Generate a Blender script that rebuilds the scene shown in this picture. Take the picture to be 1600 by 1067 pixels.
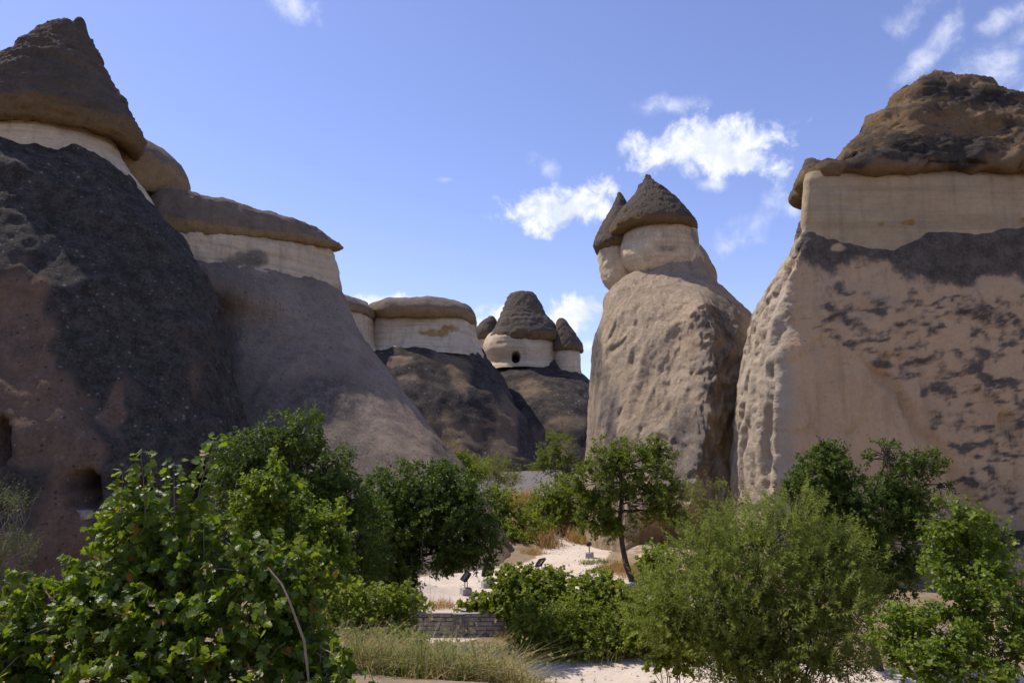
import bpy, math, random
import numpy as np

# ---------------------------------------------------------------- clear
for o in list(bpy.data.objects):
    bpy.data.objects.remove(o, do_unlink=True)
scene = bpy.context.scene
COL = scene.collection
R = math.radians

# ---------------------------------------------------------------- camera
CAM_H = 5.0
TILT = R(8.2)
LENS = 26.0
FPX = LENS / 36.0 * 1600.0
cam_d = bpy.data.cameras.new('camera')
cam_d.lens = LENS
cam_d.sensor_width = 36.0
cam_d.clip_start = 0.05
cam_d.clip_end = 6000.0
cam = bpy.data.objects.new('camera', cam_d)
COL.objects.link(cam)
cam.location = (0, 0, CAM_H)
cam.rotation_euler = (R(90) + TILT, 0, 0)
scene.camera = cam

# ---------------------------------------------------------------- light
SUN_EL = R(56.0)
SUN_AZ = R(-61.0)          # measured from +Y towards +X: the sun stands left and a little behind the rocks
SKY_STRENGTH = 0.15
EXPOSURE = 0.28
sun_dir = np.array([math.sin(SUN_AZ) * math.cos(SUN_EL), math.cos(SUN_AZ) * math.cos(SUN_EL), math.sin(SUN_EL)])
sl = bpy.data.lights.new('sun', 'SUN')
sl.energy = 3.7
sl.angle = R(0.53)
sl.color = (1.0, 0.93, 0.83)
so = bpy.data.objects.new('sun', sl)
COL.objects.link(so)
from mathutils import Vector, Matrix, Euler
so.rotation_euler = Vector(tuple(-sun_dir)).to_track_quat('-Z', 'Y').to_euler()
so.location = (-40, 20, 60)

scene.view_settings.view_transform = 'Standard'
scene.view_settings.look = 'None'
scene.view_settings.exposure = EXPOSURE
scene.view_settings.gamma = 1.0
scene.view_settings.use_curve_mapping = False
scene.cycles.max_bounces = 6
scene.cycles.diffuse_bounces = 3
scene.cycles.glossy_bounces = 2
scene.cycles.transmission_bounces = 4
scene.cycles.transparent_max_bounces = 8
scene.cycles.use_denoising = True
scene.cycles.use_adaptive_sampling = True
scene.cycles.adaptive_threshold = 0.03


class NT:
    """small helper to wire node trees"""
    def __init__(self, tree):
        self.t = tree

    def n(self, typ, **kw):
        nd = self.t.nodes.new(typ)
        for k, v in kw.items():
            setattr(nd, k, v)
        return nd

    def l(self, a, b):
        self.t.links.new(a, b)

    def val(self, sock, v):
        if hasattr(v, 'is_linked') or hasattr(v, 'links'):
            self.l(v, sock)
        else:
            sock.default_value = v

    def math(self, op, a, b=None, c=None, clamp=False):
        nd = self.n('ShaderNodeMath', operation=op)
        nd.use_clamp = clamp
        self.val(nd.inputs[0], a)
        if b is not None:
            self.val(nd.inputs[1], b)
        if c is not None:
            self.val(nd.inputs[2], c)
        return nd.outputs[0]

    def step(self, x, lo, hi, smooth=True):
        nd = self.n('ShaderNodeMapRange')
        nd.interpolation_type = 'SMOOTHSTEP' if smooth else 'LINEAR'
        self.val(nd.inputs['Value'], x)
        self.val(nd.inputs['From Min'], lo)
        self.val(nd.inputs['From Max'], hi)
        return nd.outputs[0]

    def mix(self, fac, a, b, blend='MIX'):
        nd = self.n('ShaderNodeMix', data_type='RGBA', blend_type=blend)
        self.val(nd.inputs[0], fac)
        for s, v in ((nd.inputs[6], a), (nd.inputs[7], b)):
            if isinstance(v, (tuple, list)):
                s.default_value = (v[0], v[1], v[2], 1)
            else:
                self.l(v, s)
        return nd.outputs[2]

    def noise(self, vec, scale, detail=4, rough=0.55, dist=0.0, sc3=None):
        if sc3 is not None:
            mp = self.n('ShaderNodeMapping')
            mp.inputs['Scale'].default_value = sc3
            self.l(vec, mp.inputs[0])
            vec = mp.outputs[0]
        nd = self.n('ShaderNodeTexNoise')
        self.l(vec, nd.inputs['Vector'])
        nd.inputs['Scale'].default_value = scale
        nd.inputs['Detail'].default_value = detail
        nd.inputs['Roughness'].default_value = rough
        nd.inputs['Distortion'].default_value = dist
        return nd.outputs['Fac']


# ---------------------------------------------------------------- picture <-> place
CT, ST = math.cos(TILT), math.sin(TILT)


def P(u, v, d):
    """the point at distance d (world Y) that the photograph shows at pixel (u, v)"""
    a = (u - 800.0) / FPX
    b = (533.5 - v) / FPX
    s = d / (CT - b * ST)
    return np.array([s * a, d, CAM_H + s * (ST + b * CT)])


def GP(u, v, z=0.0):
    """ground point at height z"""
    b = (533.5 - v) / FPX
    q = (ST + b * CT) / (CT - b * ST)
    return P(u, v, (z - CAM_H) / q)


def UV(p):
    dx, dy, dz = p[:, 0], p[:, 1], p[:, 2] - CAM_H
    f = dy * CT + dz * ST
    up = -dy * ST + dz * CT
    f = np.maximum(f, 0.05)
    return 800 + FPX * dx / f, 533.5 - FPX * up / f


# ---------------------------------------------------------------- sky with clouds
def build_world():
    w = bpy.data.worlds.new('World')
    scene.world = w
    w.use_nodes = True
    t = NT(w.node_tree)
    for nd in list(w.node_tree.nodes):
        w.node_tree.nodes.remove(nd)
    out = t.n('ShaderNodeOutputWorld')
    bg = t.n('ShaderNodeBackground')
    bg.inputs['Strength'].default_value = SKY_STRENGTH
    t.l(bg.outputs[0], out.inputs[0])
    sky = t.n('ShaderNodeTexSky')
    sky.sky_type = 'NISHITA'
    sky.sun_disc = False
    sky.sun_elevation = SUN_EL
    sky.sun_rotation = SUN_AZ
    sky.altitude = 1100
    sky.air_density = 1.0
    sky.dust_density = 0.4
    sky.ozone_density = 2.0
    tint = t.mix(1.0, sky.outputs[0], (1.08, 0.93, 1.10), 'MULTIPLY')
    tc = t.n('ShaderNodeTexCoord')
    d = tc.outputs['Generated']
    sep = t.n('ShaderNodeSeparateXYZ')
    t.l(d, sep.inputs[0])
    az = t.math('ARCTAN2', sep.outputs[0], sep.outputs[1])
    el = t.math('ARCSINE', sep.outputs[2])
    comb = t.n('ShaderNodeCombineXYZ')
    t.l(az, comb.inputs[0]); t.l(el, comb.inputs[1])
    nn = t.noise(comb.outputs[0], 20.0, 8, 0.62, 0.25)
    # (u, v, half width px, half height px, rotation deg, density)
    clouds = [(1100, 228, 138, 52, 4, 1), (1150, 250, 90, 30, 10, 1), (880, 325, 118, 42, -10, 1), (905, 488, 80, 34, -4, 1), (800, 500, 90, 28, -4, 1), (610, 474, 76, 22, 0, 1), (1640, 170, 110, 44, -10, 1),
              (860, 262, 36, 22, 20, 0), (1045, 165, 70, 20, 0, 0), (1178, 350, 66, 30, -32, 0), (1110, 288, 36, 14, 0, 0),
              (1240, 325, 26, 18, -30, 0), (925, 542, 36, 14, 0, 0), (455, 6, 50, 28, 15, 0), (697, 281, 20, 7, 0, 0),
              (1420, 30, 40, 26, -30, 0), (1475, 60, 44, 26, -40, 0), (1440, 98, 52, 20, -25, 0), (1565, 30, 40, 24, -10, 0), (1560, 105, 90, 42, -14, 0), (1600, 60, 50, 20, -10, 0),
              # the same fair-weather sky goes on outside the frame
              (2250, 300, 200, 80, 5, 1), (-600, 250, 220, 80, -6, 1), (-1500, 150, 240, 90, 8, 1), (3300, 150, 240, 90, -8, 1)]
    best = {0: None, 1: None}
    for (u, v, hu, hv, rot, k) in clouds:
        if -200 <= u <= 1800:
            p = P(u, v, 100.0) - np.array([0, 0, CAM_H])
            p /= np.linalg.norm(p)
            a0, e0 = math.atan2(p[0], p[1]), math.asin(p[2])
        else:
            a0, e0 = (u - 800) / FPX, TILT + (533 - v) / FPX
        mp = t.n('ShaderNodeMapping', vector_type='TEXTURE')
        mp.inputs['Location'].default_value = (a0, e0, 0)
        mp.inputs['Rotation'].default_value = (0, 0, R(-rot))
        mp.inputs['Scale'].default_value = (hu / FPX / 1.05, hv / FPX / 1.05, 1)
        t.l(comb.outputs[0], mp.inputs[0])
        ln = t.n('ShaderNodeVectorMath', operation='LENGTH')
        t.l(mp.outputs[0], ln.inputs[0])
        m = t.math('SUBTRACT', 1.0, ln.outputs['Value'])
        best[k] = m if best[k] is None else t.math('MAXIMUM', best[k], m)
    dn = t.math('MULTIPLY', t.math('SUBTRACT', nn, 0.5), 2.4)
    f1 = t.math('ADD', t.math('MULTIPLY', t.math('MAXIMUM', best[1], -1.0), 0.95), dn)
    f0 = t.math('ADD', t.math('MULTIPLY', t.math('MAXIMUM', best[0], -1.0), 0.85), dn)
    soft = t.math('MAXIMUM', t.math('MULTIPLY', t.step(f1, -0.02, 0.62), 0.92), t.math('MULTIPLY', t.step(f0, -0.05, 1.1), 0.6))
    ccol = t.mix(t.step(nn, 0.42, 0.62), (4.7, 5.0, 6.1), (6.0, 6.1, 6.5))
    col = t.mix(soft, tint, ccol)
    t.l(col, bg.inputs['Color'])


build_world()

# ---------------------------------------------------------------- numpy noise
_rng = np.random.RandomState(7)
_perm = np.arange(256)
_rng.shuffle(_perm)
_perm = np.concatenate([_perm, _perm, _perm]).astype(np.int64)
_g = _rng.normal(size=(256, 3)).astype(np.float32)
_g /= np.linalg.norm(_g, axis=1)[:, None]


def perlin(p):
    p = np.asarray(p, dtype=np.float32)
    i = np.floor(p).astype(np.int64)
    f = p - i
    i &= 255
    w = f * f * f * (f * (f * 6 - 15) + 10)
    res = 0
    for dx in (0, 1):
        wx = w[:, 0] if dx else 1 - w[:, 0]
        for dy in (0, 1):
            wy = w[:, 1] if dy else 1 - w[:, 1]
            h2 = _perm[_perm[i[:, 0] + dx] + i[:, 1] + dy]
            for dz in (0, 1):
                wz = w[:, 2] if dz else 1 - w[:, 2]
                g = _g[_perm[h2 + i[:, 2] + dz] & 255]
                dot = g[:, 0] * (f[:, 0] - dx) + g[:, 1] * (f[:, 1] - dy) + g[:, 2] * (f[:, 2] - dz)
                res = res + wx * wy * wz * dot
    return res * 1.5


def fbm(p, freq, octs=4, gain=0.5, seed=0.0, kind='f'):
    p = np.asarray(p) * np.asarray(freq, dtype=float) + seed * 17.31
    a, tot, s = 1.0, 0.0, 0.0
    for k in range(octs):
        n = perlin(p + k * 31.7)
        if kind == 'r':
            n = 1 - 2 * np.abs(n)
        elif kind == 'b':
            n = 2 * np.abs(n) - .4
        s = s + a * n
        tot += a
        p = p * 2.03
        a *= gain
    return s / tot


def sstep(a, b, x):
    t = np.clip((x - a) / (b - a), 0, 1)
    return t * t * (3 - 2 * t)


# ---------------------------------------------------------------- object helpers
def tag(o, label=None, cat=None, group=None, kind=None):
    if label: o['label'] = label
    if cat: o['category'] = cat
    if group: o['group'] = group
    if kind: o['kind'] = kind
    return o


def thing(name, loc, label, cat, group=None):
    o = bpy.data.objects.new(name, None)
    o.empty_display_size = 0.3
    o.location = tuple(float(c) for c in loc)
    COL.objects.link(o)
    return tag(o, label, cat, group)


def mesh_np(name, verts, faces, mat=None, attrs=None, smooth=True):
    """verts (n,3); faces (m,k) array or list of such arrays"""
    me = bpy.data.meshes.new(name)
    verts = np.asarray(verts, dtype=np.float32)
    if not isinstance(faces, list):
        faces = [faces]
    faces = [np.asarray(f, dtype=np.int32) for f in faces if len(f)]
    loops = np.concatenate([f.ravel() for f in faces])
    counts = np.concatenate([np.full(len(f), f.shape[1], dtype=np.int32) for f in faces])
    starts = np.concatenate([[0], np.cumsum(counts)[:-1]]).astype(np.int32)
    me.vertices.add(len(verts))
    me.vertices.foreach_set('co', verts.ravel())
    me.loops.add(len(loops))
    me.loops.foreach_set('vertex_index', loops)
    me.polygons.add(len(counts))
    me.polygons.foreach_set('loop_start', starts)
    me.polygons.foreach_set('loop_total', counts)
    me.polygons.foreach_set('use_smooth', np.full(len(counts), smooth, dtype=bool))
    for k, a in (attrs or {}).items():
        at = me.attributes.new(k, 'FLOAT', 'POINT')
        at.data.foreach_set('value', np.asarray(a, dtype=np.float32))
    me.update()
    me.validate()
    if mat:
        me.materials.append(mat)
    return me


def put(name, me, parent=None, loc=None):
    o = bpy.data.objects.new(name, me)
    COL.objects.link(o)
    if parent is not None:
        o.parent = parent
    if loc is not None:
        o.location = tuple(float(c) for c in loc)
    return o


def part(name, verts, faces, mat, parent=None, attrs=None, smooth=True, kind=None):
    """world-space geometry as a child of a thing (or top level)"""
    off = np.array(parent.location) if parent is not None else np.zeros(3)
    if parent is not None and parent.parent is not None:
        off = off + np.array(parent.parent.location)
    o = put(name, mesh_np(name, np.asarray(verts) - off, faces, mat, attrs, smooth), parent)
    if kind:
        o['kind'] = kind
    return o
# ---------------------------------------------------------------- materials
def new_mat(name):
    m = bpy.data.materials.new(name)
    m.use_nodes = True
    t = NT(m.node_tree)
    bs = m.node_tree.nodes['Principled BSDF']
    return m, t, bs


def attr(t, name):
    a = t.n('ShaderNodeAttribute')
    a.attribute_name = name
    return a.outputs['Fac']


def rock_mat(name, base, base2, dark, ochre, speck=(0.3, 0.27, 0.25), speck_amt=0.35, mottle=0.45, strata=0.0,
             streak=0.0, bump=0.6, fine=1.0, pale=None):
    m, t, bs = new_mat(name)
    geo = t.n('ShaderNodeNewGeometry')
    pos = geo.outputs['Position']
    big = t.noise(pos, 0.35 * fine, 2, 0.6)
    mid = t.noise(pos, 1.7 * fine, 4, 0.65)
    fin = t.noise(pos, 8.5 * fine, 3, 0.75)
    col = t.mix(t.step(big, 0.3, 0.7), base, base2)
    if strata:
        st = t.noise(pos, 1.0, 2, 0.6, sc3=(0.12, 0.12, 2.6))
        col = t.mix(t.math('MULTIPLY', t.step(st, 0.45, 0.68), strata), col, tuple(c * 0.62 for c in base))
        st2 = t.noise(pos, 1.0, 2, 0.6, sc3=(0.3, 0.3, 6.0))
        col = t.mix(t.math('MULTIPLY', t.step(st2, 0.5, 0.7), strata * 0.6), col, ochre)
    if streak:
        sk = t.noise(pos, 1.0, 3, 0.65, sc3=(1.5, 1.5, 0.11))
        col = t.mix(t.math('MULTIPLY', t.step(sk, 0.50, 0.72), streak), col, tuple(c * 0.45 for c in base))
    nz = t.math('ADD', t.math('MULTIPLY', mid, 0.55), t.math('MULTIPLY', fin, 0.25))
    nz = t.math('ADD', nz, t.math('MULTIPLY', sk if streak else big, 0.2))
    nz = t.math('MULTIPLY', t.math('SUBTRACT', nz, 0.5), 2.3)
    fd = t.step(t.math('ADD', attr(t, 'm_dark'), nz), 0.22, 0.80)
    dk = t.mix(t.step(t.math('ADD', t.math('MULTIPLY', fin, 0.45), t.math('MULTIPLY', mid, 0.55)), 0.36, 0.66), tuple(c * 0.72 for c in dark), tuple(c * 1.35 for c in dark))
    col = t.mix(fd, col, dk)
    fo = t.step(t.math('ADD', attr(t, 'm_ochre'), t.math('MULTIPLY', nz, 0.7)), 0.3, 0.7)
    oc = t.mix(t.step(mid, 0.3, 0.7), ochre, tuple(c * 0.62 for c in ochre))
    col = t.mix(fo, col, oc)
    fp = t.step(t.math('ADD', attr(t, 'm_pale'), t.math('MULTIPLY', nz, 0.8)), 0.3, 0.7)
    col = t.mix(fp, col, pale or tuple(min(.8, c * 1.35) for c in base2))
    # embedded pebbles and lichen specks
    vo = t.n('ShaderNodeTexVoronoi')
    vo.inputs['Scale'].default_value = 4.0 * fine
    vo.inputs['Randomness'].default_value = 1.0
    t.l(pos, vo.inputs['Vector'])
    pebb = t.step(vo.outputs['Distance'], 0.30, 0.16)
    sepc = t.n('ShaderNodeSeparateColor')
    t.l(vo.outputs['Color'], sepc.inputs[0])
    pick = t.step(sepc.outputs[0], 0.62, 0.66)
    pk = t.math('MULTIPLY', t.math('MULTIPLY', pebb, pick), t.step(t.math('ADD', t.math('MULTIPLY', mid, 0.6), t.math('MULTIPLY', big, 0.4)), 0.38, 0.62))
    col = t.mix(t.math('MULTIPLY', pk, speck_amt), col, speck)
    pick2 = t.step(sepc.outputs[1], 0.72, 0.76)
    col = t.mix(t.math('MULTIPLY', t.math('MULTIPLY', pebb, pick2), speck_amt * 0.8), col, (0.035, 0.032, 0.032))
    mm = t.math('ADD', t.math('MULTIPLY', mid, 0.5), t.math('MULTIPLY', fin, 0.5))
    mo = t.n('ShaderNodeMapRange')
    t.l(mm, mo.inputs[0])
    mo.inputs[1].default_value = 0.25; mo.inputs[2].default_value = 0.75
    mo.inputs[3].default_value = 1 - mottle; mo.inputs[4].default_value = 1 + mottle
    mc = t.n('ShaderNodeCombineColor')
    for i in range(3):
        t.l(mo.outputs[0], mc.inputs[i])
    col = t.mix(1.0, col, mc.outputs[0], 'MULTIPLY')
    t.l(col, bs.inputs['Base Color'])
    bs.inputs['Roughness'].default_value = 0.95
    bs.inputs['Specular IOR Level'].default_value = 0.12
    h = t.math('MULTIPLY', t.noise(pos, 3.6 * fine, 5, 0.80), 0.20)
    bp = t.n('ShaderNodeBump')
    bp.inputs['Strength'].default_value = bump
    bp.inputs['Distance'].default_value = 1.0
    t.l(h, bp.inputs['Height'])
    t.l(bp.outputs[0], bs.inputs['Normal'])
    return m


M = {}
M['slope_dark'] = rock_mat('dark_weathered_tuff', (0.215, 0.135, 0.085), (0.18, 0.12, 0.082), (0.070, 0.060, 0.049), (0.2, 0.13, 0.06), (0.27, 0.24, 0.205), 0.85, 0.55, streak=0.4, bump=1.0)
M['slope_grey'] = rock_mat('grey_pumice_slope', (0.29, 0.222, 0.162), (0.345, 0.265, 0.195), (0.175, 0.14, 0.108), (0.30, 0.20, 0.115), (0.37, 0.315, 0.265), 0.65, 0.38, streak=0.35, bump=0.9)
M['chimney'] = rock_mat('tan_tuff', (0.46, 0.345, 0.225), (0.42, 0.325, 0.225), (0.175, 0.145, 0.118), (0.36, 0.225, 0.10), (0.46, 0.37, 0.28), 0.3, 0.38, streak=0.35, bump=1.0)
M['cliff'] = rock_mat('pink_tan_cliff_tuff', (0.56, 0.375, 0.21), (0.51, 0.35, 0.208), (0.105, 0.086, 0.068), (0.50, 0.32, 0.15), (0.40, 0.31, 0.22), 0.2, 0.2, streak=0.38, bump=0.7, pale=(0.43, 0.345, 0.25))
M['band_cliff'] = rock_mat('cream_cliff_band', (0.44, 0.335, 0.205), (0.39, 0.295, 0.185), (0.16, 0.13, 0.09), (0.36, 0.205, 0.075), (0.43, 0.34, 0.22), 0.1, 0.2, strata=0.5, streak=0.4, bump=0.5)
M['band'] = rock_mat('cream_ash_band', (0.70, 0.55, 0.36), (0.62, 0.485, 0.33), (0.20, 0.165, 0.12), (0.47, 0.28, 0.11), (0.58, 0.46, 0.31), 0.12, 0.25, strata=0.5, streak=0.4, bump=0.7)
M['cap'] = rock_mat('dark_caprock', (0.135, 0.103, 0.074), (0.105, 0.084, 0.064), (0.058, 0.048, 0.040), (0.235, 0.15, 0.068), (0.21, 0.17, 0.13), 0.3, 0.42, strata=0.15, bump=0.9)
M['cap_tan'] = rock_mat('tan_grey_ledge_caprock', (0.225, 0.172, 0.122), (0.19, 0.148, 0.108), (0.115, 0.093, 0.073), (0.36, 0.24, 0.115), (0.27, 0.22, 0.17), 0.25, 0.35, strata=0.1, streak=0.3, bump=0.8)
M['cap_rough'] = rock_mat('ochre_crag_caprock', (0.24, 0.155, 0.078), (0.195, 0.13, 0.072), (0.062, 0.05, 0.04), (0.28, 0.18, 0.078), (0.26, 0.2, 0.13), 0.2, 0.45, strata=0.2, bump=0.9)
M['back'] = rock_mat('far_dark_tuff', (0.19, 0.132, 0.080), (0.16, 0.115, 0.078), (0.062, 0.050, 0.041), (0.30, 0.185, 0.085), (0.27, 0.22, 0.18), 0.75, 0.5, fine=0.55, streak=0.3, bump=0.9)


def ground_mat():
    m, t, bs = new_mat('dusty_ground')
    geo = t.n('ShaderNodeNewGeometry')
    pos = geo.outputs['Position']
    big = t.noise(pos, 0.5, 2, 0.6)
    mid = t.noise(pos, 2.2, 4, 0.65)
    fin = t.noise(pos, 14.0, 2, 0.7)
    dust = t.mix(t.step(big, 0.3, 0.7), (0.68, 0.565, 0.45), (0.60, 0.495, 0.39))
    dust = t.mix(t.math('MULTIPLY', t.step(mid, 0.52, 0.72), 0.45), dust, (0.38, 0.31, 0.25))
    soil = t.mix(t.step(mid, 0.35, 0.65), (0.30, 0.215, 0.13), (0.22, 0.165, 0.105))
    grey = t.mix(t.step(mid, 0.3, 0.7), (0.19, 0.165, 0.155), (0.16, 0.14, 0.13))  # grey far sand, darkened to carry the shade of the rocks behind
    nz = t.math('MULTIPLY', t.math('SUBTRACT', mid, 0.5), 1.2)
    col = t.mix(t.step(t.math('ADD', attr(t, 'm_path'), nz), 0.35, 0.6), soil, dust)
    col = t.mix(t.step(t.math('ADD', attr(t, 'm_grey'), t.math('MULTIPLY', nz, 0.5)), 0.35, 0.65), col, grey)
    vo = t.n('ShaderNodeTexVoronoi')
    vo.inputs['Scale'].default_value = 7.0
    t.l(pos, vo.inputs['Vector'])
    sepc = t.n('ShaderNodeSeparateColor')
    t.l(vo.outputs['Color'], sepc.inputs[0])
    pk = t.math('MULTIPLY', t.step(vo.outputs['Distance'], 0.28, 0.14), t.step(sepc.outputs[0], 0.80, 0.84))
    col = t.mix(t.math('MULTIPLY', pk, 0.5), col, (0.25, 0.2, 0.16))
    col = t.mix(t.math('MULTIPLY', t.step(fin, 0.45, 0.75), 0.25), col, (0.36, 0.30, 0.25))
    t.l(col, bs.inputs['Base Color'])
    bs.inputs['Roughness'].default_value = 0.97
    bs.inputs['Specular IOR Level'].default_value = 0.1
    h = t.math('MULTIPLY', t.noise(pos, 4.0, 4, 0.7), 0.09)
    bp = t.n('ShaderNodeBump')
    bp.inputs['Strength'].default_value = 0.7
    bp.inputs['Distance'].default_value = 1.0
    t.l(h, bp.inputs['Height'])
    t.l(bp.outputs[0], bs.inputs['Normal'])
    return m


M['ground'] = ground_mat()


def leaf_mat(name, c1, c2, c3=None, trans=0.4, tcol=None, rough=0.45, spec=0.4):
    """leaf blades: colour varies from leaf to leaf, light shines through"""
    m, t, bs = new_mat(name)
    r = attr(t, 'rnd')
    col = t.mix(r, c1, c2)
    if c3:
        col = t.mix(t.step(r, 0.975, 0.985), col, c3)
    t.l(col, bs.inputs['Base Color'])
    bs.inputs['Roughness'].default_value = rough
    bs.inputs['Specular IOR Level'].default_value = spec
    tr = t.n('ShaderNodeBsdfTranslucent')
    if tcol is None:
        tcol = (1.7, 1.75, 0.7)
    tc = t.mix(1.0, col, tcol, 'MULTIPLY')
    t.l(tc, tr.inputs[0])
    mx = t.n('ShaderNodeMixShader')
    mx.inputs[0].default_value = trans
    t.l(bs.outputs[0], mx.inputs[1])
    t.l(tr.outputs[0], mx.inputs[2])
    outn = [n for n in m.node_tree.nodes if n.type == 'OUTPUT_MATERIAL'][0]
    t.l(mx.outputs[0], outn.inputs[0])
    return m


M['leaf_vine'] = leaf_mat('grape_leaf', (0.070, 0.115, 0.014), (0.20, 0.25, 0.024), (0.30, 0.13, 0.03), 0.5, (1.5, 1.5, 0.5), 0.42, 0.4)
M['leaf_vine2'] = leaf_mat('bright_vine_leaf', (0.10, 0.155, 0.016), (0.21, 0.26, 0.028), (0.26, 0.24, 0.04), 0.45, (1.5, 1.5, 0.5), 0.45, 0.35)
M['leaf_dark'] = leaf_mat('dark_tree_leaf', (0.055, 0.090, 0.013), (0.115, 0.155, 0.022), (0.16, 0.16, 0.03), 0.35, (1.5, 1.6, 0.6), 0.5, 0.3)
M['leaf_mid'] = leaf_mat('shrub_leaf', (0.13, 0.185, 0.02), (0.27, 0.30, 0.045), (0.26, 0.21, 0.05), 0.42, (1.5, 1.5, 0.6), 0.5, 0.3)
M['leaf_tree'] = leaf_mat('apricot_leaf', (0.10, 0.14, 0.017), (0.18, 0.21, 0.026), (0.22, 0.19, 0.04), 0.42, (1.5, 1.5, 0.6), 0.5, 0.3)
M['leaf_feather'] = leaf_mat('feathery_leaf', (0.155, 0.195, 0.036), (0.27, 0.29, 0.06), (0.26, 0.21, 0.07), 0.4, (1.4, 1.5, 0.7), 0.55, 0.2)
M['leaf_shade'] = leaf_mat('grey_green_leaf', (0.085, 0.105, 0.035), (0.14, 0.155, 0.05), (0.2, 0.17, 0.07), 0.3, (1.3, 1.4, 0.7), 0.6, 0.2)
M['leaf_pale'] = leaf_mat('pale_wispy_leaf', (0.17, 0.185, 0.045), (0.26, 0.245, 0.065), (0.33, 0.26, 0.10), 0.38, (1.3, 1.35, 0.7), 0.6, 0.2)
M['straw'] = leaf_mat('dry_straw', (0.26, 0.22, 0.085), (0.40, 0.33, 0.145), (0.18, 0.20, 0.05), 0.3, (1.2, 1.15, 0.8), 0.7, 0.15)
M['straw_gold'] = leaf_mat('golden_straw', (0.36, 0.235, 0.10), (0.50, 0.34, 0.15), (0.3, 0.2, 0.08), 0.3, (1.2, 1.1, 0.7), 0.7, 0.15)
M['grass_green'] = leaf_mat('weed_green', (0.11, 0.14, 0.028), (0.21, 0.215, 0.05), (0.32, 0.26, 0.1), 0.38, (1.4, 1.4, 0.7), 0.6, 0.2)


def bark_mat(name, c1, c2):
    m, t, bs = new_mat(name)
    tc = t.n('ShaderNodeNewGeometry')
    n = t.noise(tc.outputs['Position'], 1.0, 5, 0.7, sc3=(18, 18, 4))
    col = t.mix(t.step(n, 0.3, 0.7), c1, c2)
    t.l(col, bs.inputs['Base Color'])
    bs.inputs['Roughness'].default_value = 0.9
    bs.inputs['Specular IOR Level'].default_value = 0.15
    bp = t.n('ShaderNodeBump')
    bp.inputs['Strength'].default_value = 0.6
    bp.inputs['Distance'].default_value = 0.04
    t.l(n, bp.inputs['Height'])
    t.l(bp.outputs[0], bs.inputs['Normal'])
    return m


M['bark'] = bark_mat('grey_brown_bark', (0.10, 0.08, 0.065), (0.18, 0.145, 0.115))
M['bark_dark'] = bark_mat('dark_bark', (0.055, 0.042, 0.034), (0.10, 0.078, 0.06))
M['cane'] = bark_mat('dry_cane', (0.26, 0.18, 0.12), (0.36, 0.26, 0.18))
M['twig'] = bark_mat('grey_twig', (0.16, 0.125, 0.10), (0.26, 0.20, 0.15))


def plain_mat(name, c, rough=0.6, metal=0.0, var=0.25, scale=12.0):
    m, t, bs = new_mat(name)
    tc = t.n('ShaderNodeNewGeometry')
    n = t.noise(tc.outputs['Position'], scale, 4, 0.65)
    col = t.mix(t.step(n, 0.3, 0.7), tuple(x * (1 - var) for x in c), tuple(x * (1 + var) for x in c))
    t.l(col, bs.inputs['Base Color'])
    bs.inputs['Roughness'].default_value = rough
    bs.inputs['Metallic'].default_value = metal
    return m


M['lamp_black'] = plain_mat('black_painted_metal', (0.018, 0.018, 0.02), 0.4)
M['lamp_glass'] = plain_mat('dark_lamp_glass', (0.03, 0.03, 0.035), 0.15)
M['block'] = plain_mat('pale_concrete', (0.36, 0.32, 0.29), 0.9)
M['wall_stone'] = plain_mat('grey_wall_stone', (0.40, 0.36, 0.33), 0.95, 0, 0.3, 6.0)
M['wall_joint'] = plain_mat('dark_mortar', (0.20, 0.175, 0.155), 0.95)
M['board'] = plain_mat('pale_sign_board', (0.55, 0.55, 0.62), 0.5)
M['box'] = plain_mat('grey_box_metal', (0.17, 0.155, 0.15), 0.6)
M['ring'] = plain_mat('pale_ring', (0.45, 0.38, 0.32), 0.6)
M['pebble'] = plain_mat('pebble', (0.30, 0.25, 0.21), 0.95, 0, 0.4, 3.0)
# ---------------------------------------------------------------- rock building
KR = 128
_th = math.pi / 2 + 2 * math.pi * np.arange(KR) / KR


def E(v, uL, uR, d, ry, n=2.0, tilt=0.0):
    """a level ring of rock whose left and right edges show at pixels uL and uR at height v, centred at distance d"""
    pl, pr = P(uL, v, d), P(uR, v, d)
    cx, rx = (pl[0] + pr[0]) / 2, (pr[0] - pl[0]) / 2
    c, s = np.cos(_th), np.sin(_th)
    x = cx + rx * np.sign(c) * np.abs(c) ** (2 / n)
    y = d + ry * np.sign(s) * np.abs(s) ** (2 / n)
    z = np.full(KR, pl[2]) + tilt * (x - cx)
    return np.stack([x, y, z], 1)


def EW(cx, cy, z, a, b, rot=0.0, n=2.0, tilt=0.0, far=0.0):
    """a level ring in world units, long half-axis a turned by rot"""
    c, s = np.cos(_th - rot), np.sin(_th - rot)
    X = a * np.sign(c) * np.abs(c) ** (2 / n)
    Y = np.where(s > 0, b + far, b) * np.sign(s) * np.abs(s) ** (2 / n)
    return np.stack([cx + X * math.cos(rot) - Y * math.sin(rot), cy + X * math.sin(rot) + Y * math.cos(rot), z + tilt * X], 1)


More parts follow.
